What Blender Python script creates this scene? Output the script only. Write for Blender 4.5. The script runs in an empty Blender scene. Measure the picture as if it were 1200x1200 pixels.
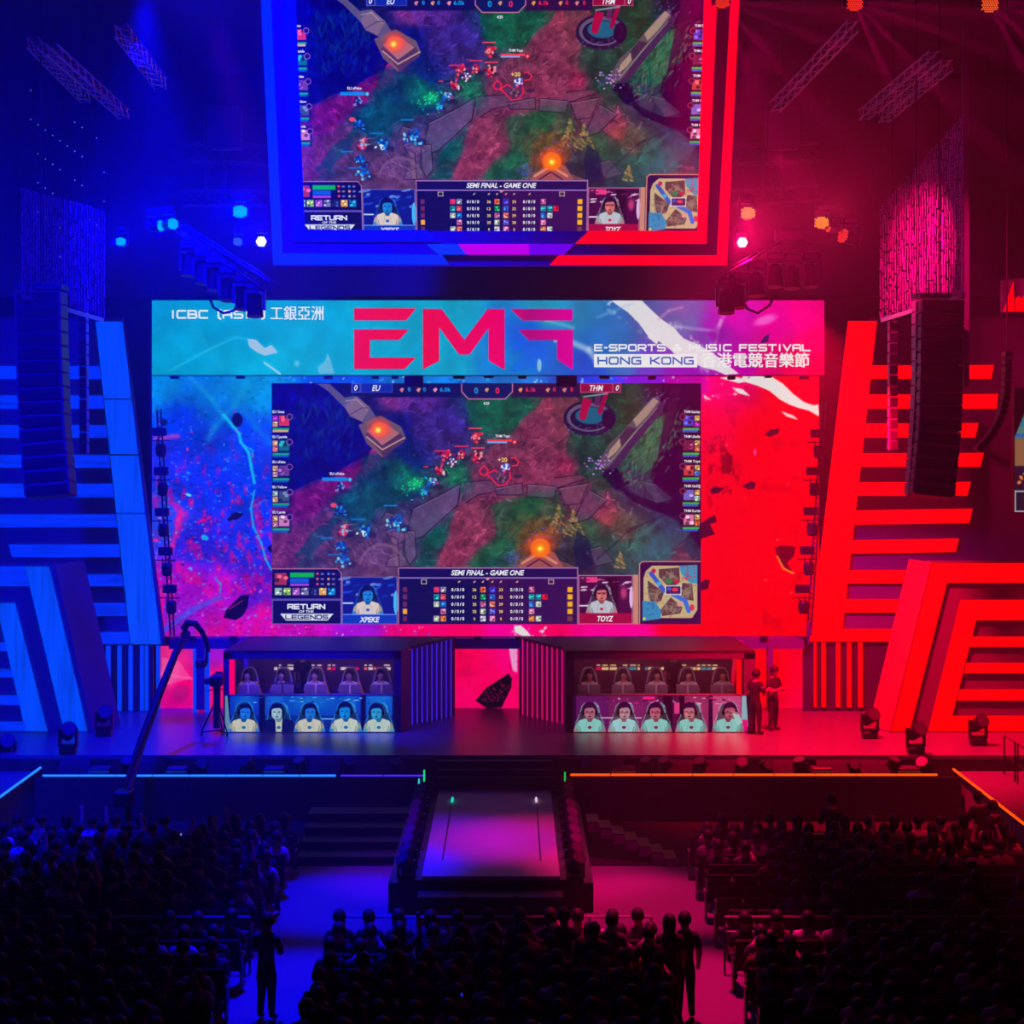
import bpy, bmesh, math, random
import numpy as np
from mathutils import Vector, Matrix, Euler

random.seed(7)
F = 2200.0            # focal length in pixels of the 1200 px frame
HOR = 500.0           # image row of the horizon
CAMH = 8.4            # camera height above the stage deck
FLOOR = -1.5          # hall floor
scene = bpy.context.scene
COL = scene.collection

def P(px, py, D):
    return Vector(((px - 600) * D / F, D, CAMH - (py - HOR) * D / F))

def lin(c):
    return tuple(((v / 255.0 + 0.055) / 1.055) ** 2.4 if v > 10.3 else v / 255.0 / 12.92 for v in c)

# ---------------------------------------------------------------- materials
def nt(name):
    m = bpy.data.materials.new(name); m.use_nodes = True
    n = m.node_tree; n.nodes.clear()
    out = n.nodes.new('ShaderNodeOutputMaterial')
    return m, n, out

def surf(name, col, rough=0.6, metal=0.0, spec=0.4, bump=0.0, bscale=30, var=0.0):
    m, n, out = nt(name)
    b = n.nodes.new('ShaderNodeBsdfPrincipled')
    b.inputs['Base Color'].default_value = (*col, 1)
    b.inputs['Roughness'].default_value = rough
    b.inputs['Metallic'].default_value = metal
    b.inputs['Specular IOR Level'].default_value = spec
    n.links.new(b.outputs[0], out.inputs[0])
    if bump or var:
        tc = n.nodes.new('ShaderNodeTexCoord')
        t = n.nodes.new('ShaderNodeTexNoise'); t.inputs['Scale'].default_value = bscale
        t.inputs['Detail'].default_value = 4
        n.links.new(tc.outputs['Object'], t.inputs['Vector'])
        if bump:
            bp = n.nodes.new('ShaderNodeBump'); bp.inputs['Strength'].default_value = bump
            bp.inputs['Distance'].default_value = 0.02
            n.links.new(t.outputs['Fac'], bp.inputs['Height']); n.links.new(bp.outputs[0], b.inputs['Normal'])
        if var:
            r = n.nodes.new('ShaderNodeValToRGB')
            r.color_ramp.elements[0].color = (*[c * (1 - var) for c in col], 1)
            r.color_ramp.elements[1].color = (*[min(1, c * (1 + var)) for c in col], 1)
            r.color_ramp.elements[0].position = .3; r.color_ramp.elements[1].position = .7
            n.links.new(t.outputs['Fac'], r.inputs[0]); n.links.new(r.outputs[0], b.inputs['Base Color'])
    return m

def glow(name, col255, strength=1.0, streak=None, amount=0.25):
    """an emitting diffuser; streak = 'x' or 'z' gives faint rows of LEDs behind it"""
    m, n, out = nt(name)
    e = n.nodes.new('ShaderNodeEmission'); e.inputs['Color'].default_value = (*lin(col255), 1)
    e.inputs['Strength'].default_value = strength
    if streak:
        tc = n.nodes.new('ShaderNodeTexCoord')
        mp = n.nodes.new('ShaderNodeMapping')
        mp.inputs['Scale'].default_value = (9, 1, .35) if streak == 'z' else (.5, 1, 7)
        t = n.nodes.new('ShaderNodeTexNoise'); t.inputs['Scale'].default_value = 1.0; t.inputs['Detail'].default_value = 2
        n.links.new(tc.outputs['Object'], mp.inputs[0]); n.links.new(mp.outputs[0], t.inputs['Vector'])
        mr = n.nodes.new('ShaderNodeMapRange')
        mr.inputs['From Min'].default_value = .3; mr.inputs['From Max'].default_value = .7
        mr.inputs['To Min'].default_value = strength * (1 - amount); mr.inputs['To Max'].default_value = strength * (1 + amount)
        n.links.new(t.outputs['Fac'], mr.inputs['Value']); n.links.new(mr.outputs[0], e.inputs['Strength'])
    n.links.new(e.outputs[0], out.inputs[0])
    return m

def screen_mat(name='led_screen_pixels'):
    m, n, out = nt(name)
    a = n.nodes.new('ShaderNodeAttribute'); a.attribute_name = 'Col'
    e = n.nodes.new('ShaderNodeEmission')
    n.links.new(a.outputs['Color'], e.inputs['Color']); n.links.new(e.outputs[0], out.inputs[0])
    m.cycles.emission_sampling = 'NONE'
    return m

M = {}
M['screen'] = screen_mat()
M['black'] = surf('black_paint', (.03, .03, .032), .55, bump=.15)
M['blackmetal'] = surf('black_metal', (.035, .035, .04), .35, .6)
M['grille'] = surf('speaker_grille', (.025, .025, .028), .6, .3, bump=.6, bscale=120)
M['drape'] = surf('black_drape', (.033, .033, .037), .9, bump=.5, bscale=6, var=.3)
M['panel'] = surf('dark_set_panel', (.11, .10, .115), .6, bump=.1, bscale=4)
M['deck'] = surf('stage_deck', (.15, .15, .16), .33, spec=.5, bump=.02, bscale=3, var=.12)
M['runway'] = surf('runway_top', (.30, .30, .32), .5, spec=.3, var=.06, bscale=2)
M['carpet'] = surf('hall_floor', (.17, .17, .18), .85, bump=.3, bscale=40, var=.2)
M['alu'] = surf('aluminium', (.55, .55, .57), .35, .9)
M['rail'] = surf('painted_rail', (.32, .32, .34), .4, .5)
M['cable'] = surf('black_rubber', (.02, .02, .022), .5)
M['seatcloth'] = surf('seat_cloth', (.035, .02, .025), .9, bump=.3, bscale=60)
M['plastic'] = surf('dark_plastic', (.05, .05, .055), .45)
M['clear'] = surf('frosted_riser', (.35, .35, .38), .3)
M['white'] = glow('white_letters', (236, 240, 240))
M['skin'] = surf('skin', (.42, .25, .18), .55)
M['hair'] = surf('hair', (.012, .01, .01), .6)
M['trousers'] = surf('dark_trousers', (.025, .025, .04), .85)
M['shirt_dark'] = surf('dark_shirt', (.035, .035, .045), .85, bump=.2)
M['shirt_grey'] = surf('grey_shirt', (.13, .13, .14), .85, bump=.2)
M['shirt_white'] = surf('white_shirt', (.6, .6, .6), .85, bump=.2)
M['jersey'] = surf('player_jersey', (.55, .6, .58), .8)
M['chairwhite'] = surf('white_chair_trim', (.7, .7, .7), .5)
M['orange'] = surf('orange_fabric', (.7, .22, .04), .7)

# ---------------------------------------------------------------- objects
def tag(o, label=None, cat=None, group=None, kind=None):
    if label: o['label'] = label
    if cat: o['category'] = cat
    if group: o['group'] = group
    if kind: o['kind'] = kind
    return o

def empty(name, loc=(0, 0, 0), rot=(0, 0, 0), label=None, cat=None, group=None):
    o = bpy.data.objects.new(name, None); COL.objects.link(o)
    o.location = loc; o.rotation_euler = rot; o.empty_display_size = .2
    return tag(o, label, cat, group)

class MB:
    def __init__(s): s.v = []; s.f = []; s.m = []
    def add(s, v, f, mi=0):
        b = len(s.v); s.v += [tuple(p) for p in v]; s.f += [tuple(i + b for i in q) for q in f]; s.m += [mi] * len(f); return s
    def box(s, c, size, rot=None, mi=0, bev=0):
        hx, hy, hz = [k / 2 for k in size]
        if bev:
            bm = bmesh.new(); bmesh.ops.create_cube(bm, size=1)
            for v in bm.verts: v.co = Vector((v.co.x * size[0], v.co.y * size[1], v.co.z * size[2]))
            bmesh.ops.bevel(bm, geom=bm.edges[:], offset=bev, segments=1, affect='EDGES')
            vs = [v.co.copy() for v in bm.verts]; bm.verts.index_update()
            fs = [[v.index for v in f.verts] for f in bm.faces]; bm.free()
        else:
            vs = [Vector((x, y, z)) for x in (-hx, hx) for y in (-hy, hy) for z in (-hz, hz)]
            fs = [(0, 1, 3, 2), (4, 6, 7, 5), (0, 4, 5, 1), (2, 3, 7, 6), (0, 2, 6, 4), (1, 5, 7, 3)]
        if rot is not None:
            R = Euler(rot).to_matrix(); vs = [R @ v for v in vs]
        c = Vector(c)
        return s.add([v + c for v in vs], fs, mi)
    def tube(s, pts, r, n=8, mi=0, caps=True):
        pts = [Vector(p) for p in pts]; rs = r if isinstance(r, (list, tuple)) else [r] * len(pts)
        vs = []; fs = []
        up = None
        for i, p in enumerate(pts):
            d = (pts[min(i + 1, len(pts) - 1)] - pts[max(i - 1, 0)]).normalized()
            if up is None:
                up = Vector((0, 0, 1)) if abs(d.z) < .9 else Vector((1, 0, 0))
            a = d.cross(up).normalized(); b = a.cross(d).normalized(); up = b
            for k in range(n):
                t = 2 * math.pi * k / n
                vs.append(p + (a * math.cos(t) + b * math.sin(t)) * rs[i])
        for i in range(len(pts) - 1):
            for k in range(n):
                k2 = (k + 1) % n
                fs.append((i * n + k, i * n + k2, (i + 1) * n + k2, (i + 1) * n + k))
        if caps:
            fs.append(tuple(range(n))[::-1]); fs.append(tuple((len(pts) - 1) * n + k for k in range(n)))
        return s.add(vs, fs, mi)
    def prism(s, pts, off, mi=0):
        """planar outline pts extruded along off"""
        pts = [Vector(p) for p in pts]; off = Vector(off); n = len(pts)
        vs = pts + [p + off for p in pts]
        fs = [tuple(range(n)), tuple(range(2 * n - 1, n - 1, -1))]
        fs += [(i, i + n, (i + 1) % n + n, (i + 1) % n) for i in range(n)]
        return s.add(vs, fs, mi)
    def sphere(s, c, r, n=10, mi=0, zmin=-1.0):
        c = Vector(c); rr = r if isinstance(r, (tuple, list)) else (r, r, r)
        vs = []; fs = []; rows = n // 2 + 1
        for i in range(rows):
            th = math.pi * i / (rows - 1); z = max(math.cos(th), zmin)
            for k in range(n):
                ph = 2 * math.pi * k / n
                vs.append(c + Vector((math.sin(th) * math.cos(ph) * rr[0], math.sin(th) * math.sin(ph) * rr[1], z * rr[2])))
        for i in range(rows - 1):
            for k in range(n):
                fs.append((i * n + k, (i + 1) * n + k, (i + 1) * n + (k + 1) % n, i * n + (k + 1) % n))
        return s.add(vs, fs, mi)
    def build(s, name, mats, parent=None, smooth=False):
        me = bpy.data.meshes.new(name); me.from_pydata(s.v, [], s.f)
        if not isinstance(mats, (list, tuple)): mats = [mats]
        for m in mats: me.materials.append(m)
        me.polygons.foreach_set('material_index', s.m)
        bm = bmesh.new(); bm.from_mesh(me); bmesh.ops.recalc_face_normals(bm, faces=bm.faces)
        bm.to_mesh(me); bm.free()
        if smooth: me.polygons.foreach_set('use_smooth', [True] * len(me.polygons))
        o = bpy.data.objects.new(name, me); COL.objects.link(o)
        if parent: o.parent = parent
        return o

def copy_tree(o, parent=None):
    c = o.copy(); COL.objects.link(c)
    if parent: c.parent = parent
    for ch in list(o.children): copy_tree(ch, c)
    return c

# ---------------------------------------------------------------- lettering
def text_geo(s, size, xs=1.0, bold=0.0, shear=0.0, align='LEFT', spacing=1.0):
    """glyph outlines of a string as (verts2d, faces); cap height about 0.7 size"""
    cu = bpy.data.curves.new('t', 'FONT'); cu.body = s; cu.size = size; cu.align_x = align
    cu.offset = bold; cu.shear = shear; cu.space_character = spacing; cu.resolution_u = 3
    cu.fill_mode = 'BOTH'
    o = bpy.data.objects.new('t', cu); COL.objects.link(o)
    dg = bpy.context.evaluated_depsgraph_get(); dg.update()
    me = bpy.data.meshes.new_from_object(o.evaluated_get(dg))
    vs = [(v.co.x * xs, v.co.y) for v in me.vertices]; fs = [tuple(p.vertices) for p in me.polygons]
    bpy.data.objects.remove(o); bpy.data.curves.remove(cu); bpy.data.meshes.remove(me)
    return vs, fs

_O = [(.12, 1), (.88, 1), (1, .85), (1, .15), (.88, 0), (.12, 0), (0, .15), (0, .85), (.12, 1)]
GLYPH = {'I': [[(.5, 0), (.5, 1)]], 'C': [[(1, 1), (.12, 1), (0, .85), (0, .15), (.12, 0), (1, 0)]], 'B': [[(0, 0), (0, 1), (.85, 1), (.95, .85), (.95, .62), (.85, .5), (0, .5)], [(.85, .5), (1, .38), (1, .15), (.88, 0), (0, 0)]],
 '(': [[(1, 1.15), (.3, .95), (.3, .05), (1, -.15)]], ')': [[(0, 1.15), (.7, .95), (.7, .05), (0, -.15)]], 'A': [[(0, 0), (0, .85), (.12, 1), (.88, 1), (1, .85), (1, 0)], [(0, .42), (1, .42)]], 'S': [[(1, 1), (.12, 1), (0, .88), (0, .62), (.12, .5), (.88, .5), (1, .38), (1, .12), (.88, 0), (0, 0)]],
 'E': [[(1, 1), (0, 1), (0, 0), (1, 0)], [(0, .5), (.9, .5)]], '-': [[(.1, .5), (.9, .5)]], 'P': [[(0, 0), (0, 1), (.88, 1), (1, .85), (1, .55), (.88, .4), (0, .4)]], 'O': [_O], 'R': [[(0, 0), (0, 1), (.88, 1), (1, .85), (1, .58), (.88, .42), (0, .42)], [(.55, .42), (1, 0)]],
 'T': [[(0, 1), (1, 1)], [(.5, 1), (.5, 0)]], '&': [[(1, 0), (.2, .75), (.3, 1), (.65, 1), (.7, .75), (0, .3), (.1, 0), (.6, 0), (1, .45)]], 'M': [[(0, 0), (0, 1), (.5, .4), (1, 1), (1, 0)]], 'U': [[(0, 1), (0, .15), (.12, 0), (.88, 0), (1, .15), (1, 1)]],
 'F': [[(1, 1), (0, 1), (0, 0)], [(0, .5), (.85, .5)]], 'V': [[(0, 1), (.5, 0), (1, 1)]], 'L': [[(0, 1), (0, 0), (1, 0)]], 'H': [[(0, 0), (0, 1)], [(1, 0), (1, 1)], [(0, .5), (1, .5)]], 'N': [[(0, 0), (0, 1), (1, 0), (1, 1)]], 'G': [[(1, 1), (.12, 1), (0, .85), (0, .15), (.12, 0), (1, 0), (1, .48), (.55, .48)]],
 'K': [[(0, 0), (0, 1)], [(1, 1), (.3, .5), (1, 0)], [(0, .5), (.3, .5)]], 'D': [[(0, 0), (0, 1), (.85, 1), (1, .82), (1, .18), (.85, 0), (0, 0)]]}
class Lettering:
    """flat lettering on a vertical plane; coordinates in frame pixels at distance D,
    origin o (pixel) -> local metres"""
    def __init__(s, D, origin=None, y=-0.015):
        s.k = D / F; s.D = D; s.o = origin; s.mb = MB(); s.y = y
    def pt(s, x, y):
        if s.o: return ((x - s.o[0]) * s.k, s.y, -(y - s.o[1]) * s.k)
        p = P(x, y, s.D); return (p.x, p.y + s.y, p.z)
    def text(s, st, x, y, h, w=None, mi=0, bold=.02, shear=0.0, align='LEFT', spacing=1.0):
        """x,y baseline start (or centre); h cap height px; w total width px"""
        size = h / .69
        vs, fs = text_geo(st, size, 1, bold * size, shear, 'LEFT', spacing)
        if not vs: return
        x0 = min(v[0] for v in vs); x1 = max(v[0] for v in vs)
        sc = (w / (x1 - x0)) if w else 1.0
        W = (x1 - x0) * sc
        ox = x if align == 'LEFT' else (x - W / 2 if align == 'CENTER' else x - W)
        s.mb.add([s.pt(ox + (v[0] - x0) * sc, y - v[1]) for v in vs], fs, mi)
    def wide(s, st, x, y, h, w, mi=0, t=.17, slant=0.0, only=None):
        """wide squared lettering drawn with straight strokes, chamfered corners"""
        n = len(st); adv = [(.55 if c in ' ' else (.38 if c in 'I-()' else 1.0)) for c in st]
        gap = .34; tot = sum(adv) + gap * (n - 1); u = w / tot; cx = x
        wi = 0
        for c, a in zip(st, adv):
            wi += c == ' '
            for pl in (GLYPH.get(c, []) if only is None or only == wi else []):
                pts = [(cx + (px * (a if a == 1 else .38)) * u + slant * py * h, y - (t / 2 + py * (1 - t)) * h) for px, py in pl]
                for (xa, ya), (xb, yb) in zip(pts[:-1], pts[1:]):
                    L = math.hypot(xb - xa, yb - ya) or 1; dx, dy = (xb - xa) / L * t * h / 2, (yb - ya) / L * t * h / 2
                    xa2, ya2, xb2, yb2 = xa - dx * .8, ya - dy * .8, xb + dx * .8, yb + dy * .8
                    s.poly([(xa2 - dy, ya2 + dx), (xb2 - dy, yb2 + dx), (xb2 + dy, yb2 - dx), (xa2 + dy, ya2 - dx)], mi)
            cx += (a + gap) * u
    def poly(s, pts, mi=0):
        s.mb.add([s.pt(*p) for p in pts], [tuple(range(len(pts)))], mi)
    def rect(s, x0, y0, x1, y1, mi=0): s.poly([(x0, y0), (x1, y0), (x1, y1), (x0, y1)], mi)
    def build(s, name, mats, parent=None): return s.mb.build(name, mats, parent)

# ---------------------------------------------------------------- painted LED picture
class Cv:
    """a picture shown by an LED screen: one mesh vertex per LED cluster, coordinates in frame px"""
    def __init__(s, x0, y0, x1, y1, res=1.0, col=(0, 0, 0), seed=1):
        s.b = (x0, y0, x1, y1)
        s.w = int((x1 - x0) * res) + 1; s.h = int((y1 - y0) * res) + 1
        s.xs = np.linspace(x0, x1, s.w); s.ys = np.linspace(y0, y1, s.h)
        s.X, s.Y = np.meshgrid(s.xs, s.ys)
        s.a = np.zeros((s.h, s.w, 3)); s.a[:] = col
        s.rng = np.random.RandomState(seed)
        s.px = (x1 - x0) / (s.w - 1)
    def noise(s, scale, octaves=3, sx=1.0, sy=1.0):
        out = np.zeros((s.h, s.w)); amp = 1; tot = 0
        for o in range(octaves):
            g = s.rng.rand(64, 64); fx = (s.X / sx) / scale * 2 ** o + 100; fy = (s.Y / sy) / scale * 2 ** o + 100
            ix = np.floor(fx).astype(int); iy = np.floor(fy).astype(int); tx = fx - ix; ty = fy - iy
            tx = tx * tx * (3 - 2 * tx); ty = ty * ty * (3 - 2 * ty)
            def G(a, b): return g[b % 64, a % 64]
            v = (G(ix, iy) * (1 - tx) + G(ix + 1, iy) * tx) * (1 - ty) + (G(ix, iy + 1) * (1 - tx) + G(ix + 1, iy + 1) * tx) * ty
            out += v * amp; tot += amp; amp *= .55
        return out / tot
    def idw(s, pts, p=3.5, warp=0):
        X = s.X; Y = s.Y
        if warp:
            X = X + (s.noise(18) - .5) * 2 * warp; Y = Y + (s.noise(18) - .5) * 2 * warp
        num = np.zeros_like(s.a); den = np.zeros(X.shape)
        for (x, y, c) in pts:
            w = 1.0 / (((X - x) ** 2 + (Y - y) ** 2) ** (p / 2) + 20)
            num += w[..., None] * np.array(c, float); den += w
        s.a = num / den[..., None]
    def sl(s, x0, y0, x1, y1):
        i0 = max(0, np.searchsorted(s.xs, x0 - 1)); i1 = min(s.w, np.searchsorted(s.xs, x1 + 1) + 1)
        j0 = max(0, np.searchsorted(s.ys, y0 - 1)); j1 = min(s.h, np.searchsorted(s.ys, y1 + 1) + 1)
        return slice(j0, j1), slice(i0, i1)
    def put(s, sl, mask, col, alpha=1.0):
        mk = (mask * alpha)[..., None]; s.a[sl] = s.a[sl] * (1 - mk) + np.array(col, float) * mk
    def addl(s, sl, mask, col): s.a[sl] = np.clip(s.a[sl] + mask[..., None] * np.array(col, float), 0, 255)
    def rect(s, x0, y0, x1, y1, col, alpha=1.0):
        q = s.sl(x0, y0, x1, y1)
        m = np.clip((np.minimum(s.X[q] - x0, x1 - s.X[q])) / s.px + .5, 0, 1) * np.clip((np.minimum(s.Y[q] - y0, y1 - s.Y[q])) / s.px + .5, 0, 1)
        s.put(q, m, col, alpha)
    def box(s, x0, y0, x1, y1, col, w=.8, alpha=1.0):
        s.rect(x0, y0, x1, y0 + w, col, alpha); s.rect(x0, y1 - w, x1, y1, col, alpha)
        s.rect(x0, y0, x0 + w, y1, col, alpha); s.rect(x1 - w, y0, x1, y1, col, alpha)
    def ell(s, cx, cy, rx, ry, col, alpha=1.0, soft=0.0, rot=0, add=False):
        R = max(rx, ry); q = s.sl(cx - R, cy - R, cx + R, cy + R)
        dx = s.X[q] - cx; dy = s.Y[q] - cy
        if rot:
            c, sn = math.cos(math.radians(rot)), math.sin(math.radians(rot)); dx, dy = dx * c + dy * sn, -dx * sn + dy * c
        d = np.sqrt((dx / rx) ** 2 + (dy / ry) ** 2)
        m = np.clip((1 - d) / max(soft, s.px / max(rx, ry)), 0, 1)
        if soft: m = m * m * (3 - 2 * m)
        if add: s.addl(q, m * alpha, col)
        else: s.put(q, m, col, alpha)
    def poly(s, pts, col, alpha=1.0, tex=0.0):
        xs = [p[0] for p in pts]; ys = [p[1] for p in pts]; q = s.sl(min(xs), min(ys), max(xs), max(ys))
        acc = np.zeros(s.X[q].shape)
        for ox, oy in ((-.25, -.25), (.25, -.25), (-.25, .25), (.25, .25)):
            X = s.X[q] + ox * s.px; Y = s.Y[q] + oy * s.px; ins = np.zeros(X.shape, bool)
            for i in range(len(pts)):
                xa, ya = pts[i]; xb, yb = pts[i - 1]
                if ya == yb: continue
                c = ((ya > Y) != (yb > Y)) & (X < (xb - xa) * (Y - ya) / (yb - ya) + xa); ins ^= c
            acc += ins
        m = acc / 4
        if tex: m = m * (1 - tex * s.rng.rand(*m.shape))
        s.put(q, m, col, alpha)
    def line(s, pts, w, col, alpha=1.0, soft=0):
        for (xa, ya), (xb, yb) in zip(pts[:-1], pts[1:]):
            q = s.sl(min(xa, xb) - w, min(ya, yb) - w, max(xa, xb) + w, max(ya, yb) + w)
            L = (xb - xa) ** 2 + (yb - ya) ** 2 + 1e-9
            t = np.clip(((s.X[q] - xa) * (xb - xa) + (s.Y[q] - ya) * (yb - ya)) / L, 0, 1)
            d = np.hypot(s.X[q] - xa - t * (xb - xa), s.Y[q] - ya - t * (yb - ya))
            m = np.clip((w / 2 - d) / (soft or s.px) + .5, 0, 1); s.put(q, m, col, alpha)
    def speck(s, x0, y0, x1, y1, n, cols, r=(.5, 1.5), alpha=.8):
        for _ in range(n):
            x = s.rng.uniform(x0, x1); y = s.rng.uniform(y0, y1); c = cols[s.rng.randint(len(cols))]
            rx = s.rng.uniform(*r); s.ell(x, y, rx * s.rng.uniform(.7, 2), rx, c, alpha, 0, rot=s.rng.uniform(0, 180))
    def build(s, name, D, parent=None, origin=None, y=0.0, mat=None):
        a = np.clip(s.a, 0, 255) / 255.0
        a = np.where(a <= .04045, a / 12.92, ((a + .055) / 1.055) ** 2.4)
        n = s.w * s.h; k = D / F
        co = np.zeros((n, 3))
        if origin: co[:, 0] = (s.X.ravel() - origin[0]) * k; co[:, 1] = y; co[:, 2] = -(s.Y.ravel() - origin[1]) * k
        else: co[:, 0] = (s.X.ravel() - 600) * k; co[:, 1] = D + y; co[:, 2] = CAMH - (s.Y.ravel() - HOR) * k
        idx = np.arange(n).reshape(s.h, s.w)
        q = np.stack([idx[1:, :-1], idx[1:, 1:], idx[:-1, 1:], idx[:-1, :-1]], -1).reshape(-1, 4)
        me = bpy.data.meshes.new(name); nf = len(q)
        me.vertices.add(n); me.vertices.foreach_set('co', co.ravel())
        me.loops.add(nf * 4); me.loops.foreach_set('vertex_index', q.ravel().astype(np.int32))
        me.polygons.add(nf); me.polygons.foreach_set('loop_start', np.arange(nf, dtype=np.int32) * 4)
        try: me.polygons.foreach_set('loop_total', np.full(nf, 4, np.int32))
        except Exception: pass
        me.update(calc_edges=True)
        at = me.color_attributes.new('Col', 'FLOAT_COLOR', 'POINT')
        c4 = np.ones((n, 4), np.float32); c4[:, :3] = a.reshape(-1, 3); at.data.foreach_set('color', c4.ravel())
        me.materials.append(mat or M['screen'])
        o = bpy.data.objects.new(name, me); COL.objects.link(o)
        if parent: o.parent = parent
        return o
# ================================================================ the game broadcast picture
def portrait(c, cx, y0, y1, s, face, shirt, hair, rim, jacket=None, tilt=0, logo=None):
    """head-and-shoulders of a player in a headset, as a webcam picture; s = scale in px"""
    by = y1
    # chair behind the shoulders
    dk = [v * .3 for v in rim]
    c.poly([(cx - 13 * s, by - 9 * s), (cx - 11 * s, by - 22 * s), (cx - 6 * s, by - 31 * s), (cx + 6 * s, by - 31 * s), (cx + 11 * s, by - 22 * s), (cx + 13 * s, by - 9 * s)], dk, .7)
    for q in (-1, 1):
        c.line([(cx + q * 15.5 * s, by - 10 * s), (cx + q * 12.5 * s, by - 15 * s), (cx + q * 11.5 * s, by - 19 * s)], .9 * s, rim, .6)
        c.line([(cx + q * 10 * s, by - 22 * s), (cx + q * 8.6 * s, by - 28 * s), (cx + q * 5.5 * s, by - 31.5 * s)], (2.4 if q > 0 else 1.0) * s, rim, .55)
    c.poly([(cx - 17.5 * s, by), (cx - 15.5 * s, by - 8 * s), (cx - 11.5 * s, by - 12.5 * s), (cx - 4 * s, by - 15 * s), (cx + 4 * s, by - 15 * s), (cx + 11.5 * s, by - 12.5 * s), (cx + 15.5 * s, by - 8 * s), (cx + 17.5 * s, by)], shirt)
    c.poly([(cx - 17.5 * s, by), (cx - 15.5 * s, by - 8 * s), (cx - 12 * s, by - 12 * s), (cx - 12.5 * s, by - 5 * s), (cx - 10.5 * s, by)], [v * .8 for v in shirt])
    c.poly([(cx + 17.5 * s, by), (cx + 15.5 * s, by - 8 * s), (cx + 12 * s, by - 12 * s), (cx + 12.5 * s, by - 5 * s), (cx + 10.5 * s, by)], [v * .74 for v in shirt])
    for q in (-1, 1):
        c.line([(cx + q * 11 * s, by - 6 * s), (cx + q * 9.5 * s, by)], .8 * s, [v * .45 for v in shirt], .8); c.poly([(cx + q * 13 * s, by), (cx + q * 17.5 * s, by), (cx + q * 17 * s, by - 4 * s), (cx + q * 13.4 * s, by - 3.4 * s)], face, .8)
        c.line([(cx + q * 3 * s, by - 11 * s), (cx + q * 5 * s, by - 3 * s)], .8 * s, [v * .8 for v in shirt], .6)
    if jacket: 
        c.poly([(cx - 19 * s, by), (cx - 15 * s, by - 13 * s), (cx - 4 * s, by - 15 * s), (cx - 3 * s, by)], jacket)
        c.poly([(cx + 19 * s, by), (cx + 15 * s, by - 13 * s), (cx + 4 * s, by - 15 * s), (cx + 3 * s, by)], jacket)
    c.poly([(cx - 4 * s, by - 16 * s), (cx + 4 * s, by - 16 * s), (cx + 2 * s, by - 11 * s), (cx - 2 * s, by - 11 * s)], [v * .7 for v in face])
    hx = cx + tilt * s; hy = by - 21.5 * s
    c.ell(hx, hy - 2.4 * s, 7.9 * s, 8.8 * s, hair)
    c.ell(hx, hy + .4 * s, 6.1 * s, 8 * s, face)
    c.poly([(cx - 4.4 * s, by - 15 * s), (cx + 4.4 * s, by - 15 * s), (cx, by - 10.5 * s)], [v * .7 for v in face])
    c.ell(hx - 2 * s, hy + 1 * s, 3 * s, 5 * s, [min(255, v * 1.2 + 10) for v in face], .5, 1)
    c.poly([(hx - 6.8 * s, hy - 2.6 * s), (hx - 5 * s, hy - 8 * s), (hx + 5 * s, hy - 8 * s), (hx + 6.8 * s, hy - 2.6 * s), (hx + 3 * s, hy - 5 * s), (hx - 3 * s, hy - 4.6 * s)], hair)
    for dx in (-2.6, 2.6): c.ell(hx + dx * s, hy - .6 * s, 1.5 * s, .8 * s, hair, .9)
    c.line([(hx, hy), (hx + .3 * s, hy + 2.6 * s)], .9 * s, [v * .7 for v in face])
    c.ell(hx, hy + 4.6 * s, 1.8 * s, .9 * s, [v * .35 for v in face])
    for dx in (-7.2, 7.2): c.ell(hx + dx * s, hy + .5 * s, 1.7 * s, 3.2 * s, [v * .25 for v in hair])
    if logo: c.ell(cx, by - 5 * s, 2.4 * s, 1.8 * s, logo)

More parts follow.
